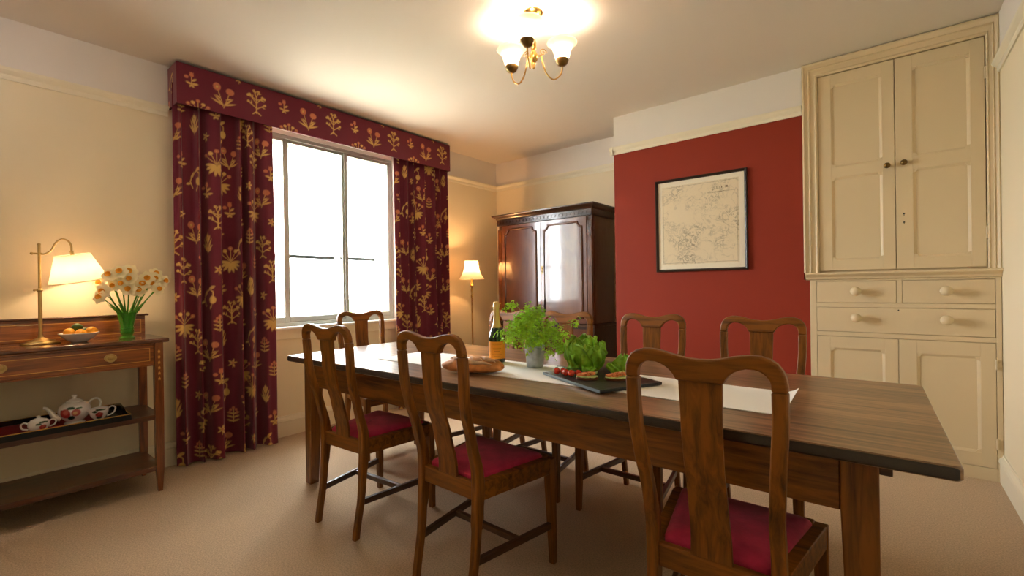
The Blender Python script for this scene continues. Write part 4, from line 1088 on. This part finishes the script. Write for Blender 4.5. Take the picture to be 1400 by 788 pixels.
def tea():
    zt = 0.4545
    t = thing('serving_tray', 'black lacquered tray with gold rim and burgundy lining on the middle sideboard shelf', 'tray', (0.26, 0.28, zt))
    x0, x1, y0, y1 = 0.068, 0.455, -0.075, 0.600
    g = MB(); g.box(x0+0.004, x1-0.004, y0+0.004, y1-0.004, zt, zt+0.006); g.build('tray_base', M['black_lacquer'], t, world=True)
    prof = [(0, 0.0), (0.002, 0.030), (0.008, 0.032), (0.012, 0.030), (0.012, 0.006), (0.0, 0.0)]
    g = MB(); rings = []
    for sx, sy in ((0, 0), (1, 0), (1, 1), (0, 1)): rings.append([((x0+o if sx == 0 else x1-o), (y0+o if sy == 0 else y1-o), zt+z) for o, z in prof[:-1]])
    g.loft(rings, True, False, loop=True); rim = g.build('tray_rim', M['black_lacquer'], t, smooth=30, world=True)
    g = MB(); rings = []
    for sx, sy in ((0, 0), (1, 0), (1, 1), (0, 1)): rings.append([((x0+o if sx == 0 else x1-o), (y0+o if sy == 0 else y1-o), zt+z) for o, z in ((0.0015, 0.0295), (0.0015, 0.0335), (0.0085, 0.0335), (0.0085, 0.0315))])
    g.loft(rings, True, False, loop=True); g.build('gold_edge', M['gold_line'], rim, world=True)
    MB().box(x0+0.03, x1-0.014, y0+0.12, 0.505, zt+0.006, zt+0.0085).build('lining', M['burgundy_cloth'], t, world=True)
    # raised painted end of the tray
    g = MB(); rings = []
    for i in range(15):
        u = i/14; x = x0+0.02+u*(x1-x0-0.05); h = 0.016+0.042*math.sin(PI*u)**0.8
        rings.append([(x, y1-0.030, zt+0.006), (x, y1-0.013, zt+0.006), (x, y1-0.013, zt+h+0.006), (x, y1-0.022, zt+h+0.003)])
    g.loft(rings); g.build('tray_handle_end', mat('painted_lacquer', '0f1a10', 0.25, var=0.9, vscale=30, coat=0.5), t, smooth=40, world=True)
    zz = zt+0.0087
    va = math.atan2(-0.40, 3.4)  # direction towards the room
    # teapot
    tp = thing('teapot', 'white china teapot painted with red fruit on the tray', 'teapot', (0.300, 0.385, zz))
    g = china_lathe([(0.0, 0.0), (0.040, 0.0), (0.043, 0.003), (0.034, 0.010), (0.042, 0.018), (0.060, 0.040), (0.068, 0.065), (0.062, 0.092), (0.047, 0.108), (0.036, 0.114), (0.030, 0.115), (0.0, 0.113)], 128, 90, fruit_deco(va-0.25, 0.062, 1.5))
    g.build('body', M['porcelain'], tp, smooth='all')
    MB().lathe([(0.037, 0.1135), (0.036, 0.118), (0.022, 0.128), (0.010, 0.133), (0.007, 0.139), (0.012, 0.145), (0.009, 0.151), (0.0, 0.153)], (0, 0, 0), 32).build('lid', M['white_china'], tp, smooth='all')
    MB().tube(catmull([(0, -0.055, 0.035), (0, -0.078, 0.048), (0, -0.095, 0.078), (0, -0.110, 0.098), (0, -0.122, 0.102)], 5), [0.019-0.0115*min(1, i/14) for i in range(21)], 14).build('spout', M['white_china'], tp, smooth='all')
    handle([(0, 0.056, 0.092), (0, 0.072, 0.112), (0, 0.095, 0.114), (0, 0.108, 0.090), (0, 0.100, 0.060), (0, 0.080, 0.042), (0, 0.060, 0.036)], 0.0052, tp)
    # sugar bowl
    sb = thing('sugar_bowl', 'small lidded two-handled white china sugar bowl on the tray', 'sugar bowl', (0.385, 0.240, zz))
    g = china_lathe([(0.0, 0.0), (0.026, 0.0), (0.028, 0.003), (0.022, 0.008), (0.034, 0.018), (0.041, 0.036), (0.039, 0.054), (0.036, 0.058), (0.034, 0.056), (0.0, 0.054)], 96, 60, fruit_deco(va+0.42, 0.034, 1.15, False))
    g.build('body', M['porcelain'], sb, smooth='all')
    MB().lathe([(0.035, 0.056), (0.030, 0.064), (0.014, 0.070), (0.006, 0.073), (0.009, 0.080), (0.0, 0.084)], (0, 0, 0), 32).build('lid', M['white_china'], sb, smooth='all')
    for s in (-1, 1): handle([(0, s*0.036, 0.048), (0, s*0.052, 0.056), (0, s*0.063, 0.046), (0, s*0.058, 0.028), (0, s*0.038, 0.020)], 0.0038, sb)
    # milk jug
    mj = thing('milk_jug', 'white china milk jug with painted fruit at the right end of the tray', 'jug', (0.345, 0.478, zz))
    g = china_lathe([(0.0, 0.0), (0.024, 0.0), (0.026, 0.003), (0.022, 0.007), (0.034, 0.022), (0.041, 0.044), (0.042, 0.064), (0.040, 0.066), (0.038, 0.063), (0.036, 0.045), (0.030, 0.022), (0.0, 0.010)], 96, 72, fruit_deco(va+0.0, 0.040, 1.3, False))
    g.v = [(x, y-(0.016*max(0, (z-0.045)/0.02) if (abs(math.atan2(y, x)+PI/2) < 0.35) else 0), z) for x, y, z in g.v]
    g.build('body', M['porcelain'], mj, smooth='all')
    handle([(0, 0.039, 0.058), (0, 0.056, 0.066), (0, 0.070, 0.056), (0, 0.066, 0.034), (0, 0.050, 0.020), (0, 0.034, 0.018)], 0.0042, mj)
tea()

# ------------------------------------------------------------------ floor lamp
def floor_lamp():
    t = thing('floor_lamp', 'slim brass floor lamp with bell shade in the corner by the wardrobe', 'lamp', (0.30, 3.51, 0))
    MB().lathe([(0.0, 0), (0.125, 0), (0.128, 0.008), (0.11, 0.018), (0.05, 0.028), (0.02, 0.045), (0.012, 0.07), (0.0, 0.07)], (0, 0, 0), 40).build('lamp_base', M['brass'], t, smooth=40)
    g = MB().lathe([(0.0, 0.05), (0.0085, 0.06), (0.0085, 1.06), (0.012, 1.07), (0.012, 1.085), (0.008, 1.10), (0.011, 1.14), (0.008, 1.17), (0.015, 1.185), (0.022, 1.195), (0.015, 1.20), (0.009, 1.22), (0.009, 1.30), (0.0, 1.30)], (0, 0, 0), 20)
    g.build('pole', M['brass'], t, smooth=50)
    g = pleated(0.135, 0.070, 0.195, 48, 0.0, 1.2, 14, c=(0, 0, 1.262))
    for rr, z in ((0.135, 1.262), (0.070, 1.457)): g.tube([(rr*math.cos(q), rr*math.sin(q), z) for q in [2*PI*i/48 for i in range(48)]], 0.0025, 6, loop=True)
    g.build('lamp_shade', M['silk'], t, smooth=80)
    MB().ellip((0, 0, 1.352), (0.028, 0.028, 0.036)).build('bulb', glow('warm_floor_bulb', 'ffb870', 10.0), t, smooth='all')
    point('bulb_light', t, (0, 0, 1.40), 6.0, 'ffc080')
floor_lamp()

# ------------------------------------------------------------------ chandelier
def chandelier(cx, cy, label, bulb, watts, col):
    t = thing('ceiling_light', label, 'light fitting', (cx, cy, 2.7))
    MB().lathe([(0.0, -0.001), (0.055, -0.001), (0.056, -0.006), (0.045, -0.018), (0.02, -0.028), (0.010, -0.04), (0.0, -0.04)], (0, 0, 0), 32).build('ceiling_rose', M['brass'], t, smooth=40)
    MB().lathe([(0.0, -0.03), (0.006, -0.035), (0.006, -0.12), (0.012, -0.13), (0.008, -0.14), (0.016, -0.17), (0.016, -0.20), (0.010, -0.21), (0.022, -0.235), (0.026, -0.25), (0.020, -0.268), (0.008, -0.28), (0.011, -0.292), (0.006, -0.302), (0.008, -0.308), (0.0, -0.318)], (0, 0, 0), 28).build('stem', M['brass'], t, smooth=50)
    rt = Vector((0.774, 0.633, 0)); fw = Vector((-0.633, 0.774, 0))
    gm = newmat('frosted_glass_shade'); m, nt, b = gm
    nt.nodes.remove(b); o = nt.nodes['Material Output']
    df = nt.nodes.new('ShaderNodeBsdfDiffuse'); df.inputs['Color'].default_value = lin('fff6e8')
    tl = nt.nodes.new('ShaderNodeBsdfTranslucent'); tl.inputs['Color'].default_value = lin('fff2dc')
    tr = nt.nodes.new('ShaderNodeBsdfTransparent')
    mx = nt.nodes.new('ShaderNodeMixShader'); mx.inputs[0].default_value = 0.6
    m2 = nt.nodes.new('ShaderNodeMixShader'); m2.inputs[0].default_value = 0.5
    nt.links.new(df.outputs[0], mx.inputs[1]); nt.links.new(tl.outputs[0], mx.inputs[2])
    nt.links.new(mx.outputs[0], m2.inputs[1]); nt.links.new(tr.outputs[0], m2.inputs[2]); nt.links.new(m2.outputs[0], o.inputs['Surface'])
    for ang in (-14, -134, 106):
        a = math.radians(ang); d = rt*math.sin(a)-fw*math.cos(a)
        def P(r, z): return tuple(d*r+Vector((0, 0, z)))
        arm = MB().tube(catmull([P(0.018, -0.245), P(0.045, -0.235), P(0.052, -0.27), P(0.075, -0.33), P(0.115, -0.360), P(0.155, -0.335), P(0.170, -0.30), P(0.171, -0.270)], 6), 0.0042, 10)
        # scroll
        sc = [P(0.055-0.0*k+ (0.022-0.0012*k)*math.cos(k*0.55), -0.215+(0.022-0.0012*k)*math.sin(k*0.55)) for k in range(16)]
        arm.tube(sc, 0.0025, 8)
        ao = arm.build('arm', M['brass'], t, smooth='all')
        c = P(0.171, -0.262)
        MB().lathe([(0.0, -0.016), (0.014, -0.015), (0.028, -0.006), (0.037, 0.012), (0.038, 0.022), (0.035, 0.023), (0.025, 0.004), (0, -0.006)], c, 24).build('cup', M['dark_brass'], ao, smooth=60)
        prof = [(0.033, 0.010), (0.040, 0.033), (0.047, 0.062), (0.059, 0.090), (0.078, 0.110), (0.086, 0.115), (0.084, 0.118), (0.075, 0.114), (0.057, 0.093), (0.044, 0.062), (0.037, 0.033), (0.031, 0.012)]
        g = MB(); n = 32
        g.loft([[(c[0]+r*math.cos(2*PI*k/n), c[1]+r*math.sin(2*PI*k/n), c[2]+z) for k in range(n)] for r, z in prof], True, False)
        g.build('glass_shade', m, ao, smooth='all')
        MB().ellip((c[0], c[1], c[2]+0.040), (0.015, 0.015, 0.026)).build('bulb', bulb, ao, smooth='all')
        point('bulb_light', ao, (c[0], c[1], c[2]+0.040), watts, col)
chandelier(2.245, 2.035, 'three-arm brass ceiling light with frosted glass shades above the dining table', glow('warm_chandelier_bulb', 'ffcf98', 30.0), 8.0, 'ffecd8')
chandelier(1.0, -0.75, 'unseen three-arm fill light added behind the camera to brighten the room', glow('added_fill_bulb', 'ffe6d0', 60.0), 30.0, 'f6f4ff')  # second fitting added out of view, only to lift the room's brightness

# ------------------------------------------------------------------ things on the dining table
ZT = TH+0.0006
def runner():
    m = MB(); nx, ny = 120, 16; L0, L1 = 0.605, 2.625; W0, W1 = 0.225, 0.580
    v = []
    for sgn, th in ((1, 0.0022), (0, 0.0)):
        for i in range(nx+1):
            for j in range(ny+1):
                u = i/nx; w = j/ny; x = L0+(L1-L0)*u; y = W0+(W1-W0)*w
                rip = 0.0016*(math.sin(9*u*PI+3*w)+1)*0.5*math.sin(PI*w)**0.5
                y += 0.004*math.sin(u*11)*(1 if w in (0, 1) else 0.5)
                curl = 0.018*max(0, (u-0.975)/0.025)**2*(0.5+0.5*w)+0.0
                v.append((x-0.004*(curl > 0.01), y, ZT+th+(rip if sgn else 0)+curl))
    n = ny+1; N = (nx+1)*n; f = []
    for i in range(nx):
        for j in range(ny):
            a = i*n+j; f.append((a, a+n, a+n+1, a+1)); f.append((N+a, N+a+1, N+a+n+1, N+a+n))
    edge = [i*n for i in range(nx+1)]+[nx*n+j for j in range(1, n)]+[i*n+ny for i in range(nx-1, -1, -1)]+[j for j in range(ny-1, 0, -1)]
    for a, b in zip(edge, edge[1:]+edge[:1]): f.append((a, N+a, N+b, b))
    m.add(v, f)
    o = m.build('table_runner', M['linen'], smooth=60)
    o.rotation_euler = (0, 0, TA); o.location = (TX, TY, 0)
    tag(o, 'long cream linen runner along the middle of the dining table', 'table runner')
runner()
ZR = ZT+0.0045

def bread():
    m = MB(); n, k = 48, 28; rings = []; r = random.Random(4)
    for i in range(n+1):
        u = -1+2*i/n; e = math.sqrt(max(0, 1-abs(u)**3.2))
        row = []
        for j in range(k):
            a = 2*PI*j/k; x = u*0.150; y = 0.066*e*math.cos(a); z = 0.042*e*math.sin(a)
            if z < 0: z *= 0.55
            # diagonal slashes
            s = math.sin(u*9+math.cos(a)*2.2)
            z2 = z*(1+0.10*s*(1 if z > 0 else 0)); row.append((x+0.006*math.sin(a*2), y, 0.023*1.0+z2))
        rings.append(row)
    m.loft(rings)
    # crust folds
    for (u0, a0, u1, a1) in ((-0.75, 1.9, -0.1, 1.15), (-0.2, 2.0, 0.45, 1.2), (0.25, 1.9, 0.8, 1.35), (-0.55, 1.4, 0.75, 0.85)):
        pts = []
        for q in range(13):
            t = q/12; u = u0+(u1-u0)*t; a = PI-(a0+(a1-a0)*t+0.1*math.sin(t*9))+0.35; e = math.sqrt(max(0, 1-abs(u)**3.2))
            pts.append((u*0.150, 0.067*e*math.cos(a), 0.023+0.0475*e*math.sin(a)))
        m.tube(pts, [0.001+0.009*math.sin(PI*q/12) for q in range(13)], 8, mi=1)
    o = m.build('bread_loaf', [M['crust'], M['flour']], smooth='all', loc=(2.245, 1.512, ZT+0.0035))
    o.rotation_euler = (0, 0, math.radians(24)); tag(o, 'rustic crusty bread loaf with floury splits on the table', 'bread')
bread()

def bottle():
    bx, by = 2.160, 1.785
    t = thing('champagne_bottle', 'dark green champagne bottle with gold foil neck and orange label', 'bottle', (bx, by, ZR))
    prof = [(0.0, 0.006), (0.018, 0.004), (0.036, 0.0), (0.043, 0.004), (0.044, 0.012), (0.044, 0.120), (0.042, 0.140), (0.035, 0.163), (0.026, 0.185), (0.019, 0.205), (0.0155, 0.225), (0.0145, 0.245), (0.0142, 0.285), (0.0, 0.285)]
    MB().lathe(prof, (0, 0, 0), 40).build('glass_body', M['bottle'], t, smooth=50)
    MB().lathe([(0.0275, 0.183), (0.0202, 0.204), (0.0168, 0.225), (0.0158, 0.245), (0.0155, 0.282), (0.0185, 0.286), (0.0185, 0.296), (0.0165, 0.300), (0.0175, 0.310), (0.012, 0.318), (0.0, 0.320)], (0, 0, 0), 36).build('foil', M['foil'], t, smooth=40)
    # label wraps the room-facing side
    def wrap(r, a0, a1, z0, z1, th=0.0006, n=30):
        g = MB(); R = []
        for i in range(n+1):
            a = a0+(a1-a0)*i/n; c, s = math.cos(a), math.sin(a)
            R.append([(r*c, r*s, z0), ((r+th)*c, (r+th)*s, z0), ((r+th)*c, (r+th)*s, z1), (r*c, r*s, z1)])
        g.loft(R); return g
    va = math.atan2(-1.83, 1.58)
    lb = wrap(0.0441, va-1.25, va+1.25, 0.022, 0.112).build('label', M['orange'], t, smooth=40)
    g = MB()
    for z, w, h in ((0.095, 0.55, 0.0014), (0.072, 0.5, 0.005), (0.062, 0.35, 0.0018), (0.045, 0.6, 0.0014), (0.036, 0.4, 0.0014)):
        q = wrap(0.0448, va-w, va+w, z, z+h, 0.0002, 14); g.add(q.v, q.f)
    g.build('label_print', M['label_ink'], lb, world=False)
bottle()

def parsley():
    px, py = 2.408, 1.785
    t = thing('potted_parsley', 'bushy green parsley growing in a small galvanised metal pot on the runner', 'plant', (px, py, ZR))
    MB().lathe([(0.0, 0.0), (0.040, 0.0), (0.041, 0.004), (0.051, 0.098), (0.055, 0.101), (0.054, 0.105), (0.049, 0.103), (0.046, 0.090), (0.0, 0.088)], (0, 0, 0), 40).build('pot', M['zinc'], t, smooth=40)
    MB().ellip((0, 0, 0.088), (0.045, 0.045, 0.008)).build('soil', mat('potting_soil', '2e2014', 0.95, bump=0.8), t, smooth='all')
    r = random.Random(21); st = MB(); lf = MB()
    rt = Vector((0.774, 0.633, 0)); fw = Vector((-0.633, 0.774, 0))
    tips = []
    for i in range(92):
        a = r.uniform(0, 2*PI); q = r.random()**0.6
        lat = q*math.cos(a)*0.165-0.010; dep = q*math.sin(a)*0.12
        zz = 0.29-0.13*q*q-r.random()*0.09
        if lat > 0.10: zz -= 0.02
        tips.append(rt*lat+fw*dep+Vector((0, 0, zz)))
    tips += [rt*0.205+Vector((0, 0, 0.215)), rt*-0.13+Vector((0, 0, 0.300)), rt*-0.10+Vector((0, 0, 0.318)), rt*-0.03+Vector((0, 0, 0.295)), rt*-0.045+Vector((0, 0, 0.26)), rt*-0.165+Vector((0, 0, 0.17)), rt*0.155+Vector((0, 0, 0.16))]
    for tip in tips:
        b = Vector((r.uniform(-.025, .025), r.uniform(-.025, .025), 0.09))
        mid = b.lerp(tip, 0.55); mid.x *= 0.75; mid.y *= 0.75; mid.z += 0.02
        st.tube(catmull([b, mid, tip], 4), 0.0010, 5)
        dirn = (tip-mid).normalized()
        for k in range(15):
            off = Vector((r.gauss(0, 0.015), r.gauss(0, 0.015), r.gauss(-0.004, 0.013)))
            c = tip+off*1.05; s = r.uniform(0.0085, 0.014)
            n = (Vector((0, 0, 1))*0.7+off.normalized()+Vector((r.uniform(-.5, .5), r.uniform(-.5, .5), r.uniform(-.3, .3)))).normalized()
            u = n.cross(Vector((r.uniform(-1, 1), r.uniform(-1, 1), 0.2))).normalized(); w = n.cross(u)
            # three-lobed curly leaflet
            P = []
            for q, (ang, rad) in enumerate(((-90, 0.5), (-35, 0.45), (-5, 1.05), (25, 0.5), (60, 0.55), (90, 1.2), (120, 0.55), (155, 0.5), (185, 1.05), (215, 0.45))):
                th = math.radians(ang); P.append(c+u*(s*rad*math.cos(th))+w*(s*rad*math.sin(th))+n*(s*0.35*((q % 2)-0.5)*r.uniform(0.3, 1.2)))
            vs = [c-n*s*0.15]+P; lf.add(vs, [(0, i+1, (i+1) % 10+1) for i in range(10)])
    st.build('stems', M['parsley_stem'], t, smooth='all')
    lf.build('leaves', M['parsley'], t)
parsley()

BA = math.radians(-25); B0 = Vector((2.560, 1.640, 0)); BE = Vector((math.cos(BA), math.sin(BA), 0)); BN = Vector((-math.sin(BA), math.cos(BA), 0))
def board():
    t = thing('slate_board', 'rectangular dark slate serving board under the lettuce and toasts', 'serving board', (B0.x, B0.y, ZR), BA)
    MB().box(0, 0.42, 0, 0.30, 0.0, 0.012).build('slab', M['slate'], t, bevel=0.0015)
    MB().box(0.001, 0.419, -0.0025, 0.0, 0.001, 0.0115).build('sawn_edge', M['slate_edge'], t)
board()
ZB = ZR+0.0125

def lettuce():
    cx, cy = 2.700, 1.775
    t = thing('lettuce', 'round green butterhead lettuce with ruffled leaves standing on the slate board', 'lettuce', (cx, cy, ZB))
    r = random.Random(8)
    rt = Vector((0.774, 0.633, 0)); fw = Vector((-0.633, 0.774, 0))
    MB().ellip((0, 0, 0.062), (0.058, 0.052, 0.060), 24, 16).build('heart', M['lettuce_pale'], t, smooth='all')
    def lf(base, up, side, L, W, curl, name='leaf', m='lettuce', ph=0.0, cup=0.35, cl=0.0):
        """a cupped, frilled leaf; up = growth direction, side = across"""
        out = side.cross(up).normalized(); g = MB(); rows = []; n, k = 16, 18
        for i in range(n+1):
            u = i/n; wd = W*(math.sin(PI*min(1, 0.10+0.62*u))**0.8)*(1 if u < 0.75 else math.sqrt(max(0.0, 1-((u-0.75)/0.27)**2)))
            row = []
            for j in range(k+1):
                q = -1+2*j/k
                edge = max(abs(q)**3, u**5)
                p = base+up*(L*u*(1-0.10*q*q))+side*(wd*q)
                p += out*(-curl*math.sin(u*PI*0.66)*L*0.9+cup*wd*(q*q))
                p += out*(0.011*edge*math.sin(q*8+ph+u*9))+up*(0.006*edge*math.sin(q*10+ph*2))
                p += out*(0.0022*math.sin(q*5+ph)*math.sin(u*7+ph))+out*0.003*math.exp(-(q/0.07)**2)
                p += out*(-0.020*max(0, u-0.72)/0.28*cl)
                row.append(tuple(p))
            rows.append(row)
        g.loft(rows, False, False)
        o = g.build(name, M[m], t, smooth='all'); sd = o.modifiers.new('thickness', 'SOLIDIFY'); sd.thickness = 0.0012
        return o
    Z = Vector((0, 0, 1))
    # ring of outer leaves; azimuth measured from the side facing the room door
    for az, tilt, L, W, rad in ((-88, 0.55, 0.120, 0.070, 0.045), (-50, 0.35, 0.140, 0.078, 0.045), (-12, 0.22, 0.130, 0.074, 0.052), (28, 0.30, 0.125, 0.074, 0.055), (62, 0.30, 0.140, 0.072, 0.050), (98, 0.50, 0.105, 0.062, 0.055),
                              (135, 0.3, 0.135, 0.07, 0.045), (172, 0.2, 0.160, 0.075, 0.04), (215, 0.25, 0.158, 0.075, 0.045), (250, 0.35, 0.140, 0.07, 0.045)):
        a = math.radians(az); d = -fw*math.cos(a)+rt*math.sin(a); side = Z.cross(d).normalized()
        up = (Z+d*tilt*0.5).normalized()
        lf(d*rad*0.62, up, side, L, W, -0.30, ph=r.uniform(0, 6), cup=-0.22, cl=0.15)
    for az, tilt, L, W in ((-45, 0.05, 0.130, 0.055), (15, 0.02, 0.140, 0.055), (75, 0.05, 0.135, 0.050), (180, 0.0, 0.142, 0.055)):
        a = math.radians(az); d = -fw*math.cos(a)+rt*math.sin(a); side = Z.cross(d).normalized()
        lf(d*0.022+Z*0.02, (Z+d*tilt).normalized(), side, L, W, -0.15, 'inner_leaf', 'lettuce', r.uniform(0, 6), cup=-0.3)
    for az in (-70, 5):  # fallen outer leaf tongues on the slate
        a = math.radians(az); d = -fw*math.cos(a)+rt*math.sin(a); side = Z.cross(d).normalized()
        lf(d*0.045+Z*0.045, (d*0.9-Z*0.55).normalized(), side, 0.055, 0.034, -0.1, ph=r.uniform(0, 6), cup=0.2)
    # a loose leaf
    l = thing('lettuce_leaf', 'single loose green lettuce leaf standing behind the right-hand toast', 'lettuce leaf', (2.868, 1.785, ZB))
    t = l
    d = -fw; side = Z.cross(d).normalized()
    lf(Vector((0, 0, 0.001)), (Z+rt*0.12).normalized(), side, 0.088, 0.046, -0.25, 'blade', ph=1.0, cup=-0.3)
    lf(rt*-0.02-fw*0.008+Vector((0, 0, 0.001)), (Z*0.8-rt*0.4).normalized(), side, 0.06, 0.03, -0.25, 'blade', ph=2.0, cup=-0.3)
lettuce()

def tomatoes():
    P = [(2.642, 1.628, 'cherry tomato on the vine, leftmost on the slate board'), (2.668, 1.640, 'cherry tomato tucked second from the left on the vine'),
         (2.692, 1.622, 'cherry tomato in the middle of the vine, in front'), (2.722, 1.618, 'cherry tomato fourth along the vine, beside the left toast'), (2.745, 1.636, 'cherry tomato at the lettuce end of the vine')]
    for x, y, lb in P:
        t = thing('cherry_tomato', lb, 'tomato', (x, y, ZB), 0, 'cherry tomatoes on the slate board')
        MB().ellip((0, 0, 0.0145), (0.0148, 0.0148, 0.0145), 20, 14).build('skin', M['tomato'], t, smooth='all')
        g = MB()
        for k in range(5):
            a = 2*PI*k/5; g.tube([(0, 0, 0.0292), (0.004*math.cos(a), 0.004*math.sin(a), 0.0302), (0.009*math.cos(a), 0.009*math.sin(a), 0.0275)], [0.0012, 0.0010, 0.0004], 5)
        g.build('calyx', M['green_stem'], t, smooth='all')
    g = MB().tube(catmull([(2.632, 1.645, ZB+0.031), (2.66, 1.640, ZB+0.034), (2.69, 1.630, ZB+0.034), (2.72, 1.628, ZB+0.033), (2.752, 1.640, ZB+0.033)], 5), 0.0013, 6)
    tag(g.build('tomato_vine', M['green_stem'], smooth='all'), 'thin green vine stalk joining the cherry tomatoes', 'vine')
tomatoes()

def toasts():
    for x, y, rz, s, lb in ((2.800, 1.612, 0.5, 1.0, 'open toast topped with salmon, the one beside the tomatoes'), (2.905, 1.672, 0.7, 1.12, 'open toast topped with salmon and pale leaves, the one at the right of the slate')):
        t = thing('toast', lb, 'toast', (x, y, ZB), rz, 'salmon toasts on the slate')
        r = random.Random(int(x*100))
        def blob(a, b, z0, h, n=26, j=0.06, top=0.8):
            P = [(1+r.uniform(-j, j)) for _ in range(n)]; g = MB(); R = []
            for z, k in ((0, 0.97), (h*0.4, 1.0), (h*0.85, 0.95), (h, top), (h*1.02, top*0.5), (h*0.95, 0.05)):
                R.append([(a*k*P[i]*math.cos(2*PI*i/n), b*k*P[i]*math.sin(2*PI*i/n), z0+z*(1+r.uniform(-.12, .12)*(z > 0))) for i in range(n)])
            g.loft(R); return g
        blob(0.046*s, 0.030*s, 0.0, 0.009, j=0.03, top=0.92).build('bread_slice', M['toast'], t, smooth=60)
        blob(0.044*s, 0.028*s, 0.0088, 0.005, j=0.12).build('spread', M['garnish'], t, smooth=60)
        g = MB()
        for k in range(3):
            q = blob(0.022*s, 0.017*s, 0, 0.010, j=0.22, top=0.6); q.v = [(v[0]+(-0.018+0.016*k)*s, v[1]+r.uniform(-.004, .004), v[2]+0.0125+0.0035*k) for v in q.v]; g.add(q.v, q.f)
        g.build('salmon', M['salmon'], t, smooth=60)
        g = MB()
        for k in range(7 if s > 1.1 else 3):
            a = r.uniform(0, 6.28); c = Vector((0.028*s+r.uniform(-.012, .014), r.uniform(-.014, .014), 0.018)); L = r.uniform(0.012, 0.020)
            rows = []
            for i in range(5):
                u = i/4; w = 0.007*math.sin(PI*(0.15+0.8*u)); dx = Vector((math.cos(a), math.sin(a), 0.8))
                p = c+dx*L*u; sd = Vector((-math.sin(a), math.cos(a), 0))
                rows.append([tuple(p-sd*w), tuple(p+Vector((0, 0, 0.002))), tuple(p+sd*w)])
            g.loft(rows, False, False)
        g.build('garnish', M['garnish'], t, smooth='all')
toasts()

# ------------------------------------------------------------------ light
sc = bpy.context.scene
w = bpy.data.worlds.new('world'); sc.world = w; w.use_nodes = True
bg = w.node_tree.nodes['Background']
bg.inputs['Color'].default_value = (0.93, 0.97, 1.0, 1); bg.inputs['Strength'].default_value = 11.0
def portal():
    l = bpy.data.lights.new('window_portal', 'AREA'); l.shape = 'RECTANGLE'; l.size = WY1-WY0; l.size_y = WZ1-WZ0
    l.cycles.is_portal = True
    o = bpy.data.objects.new('window_portal', l); COL.objects.link(o); o.location = (-0.37, (WY0+WY1)/2, (WZ0+WZ1)/2)
    o.rotation_euler = (PI/2, 0, -PI/2)
portal()
sc.view_settings.view_transform = 'Standard'; sc.view_settings.look = 'None'
sc.view_settings.gamma = 1; sc.view_settings.use_curve_mapping = False
sc.view_settings.exposure = 1.5
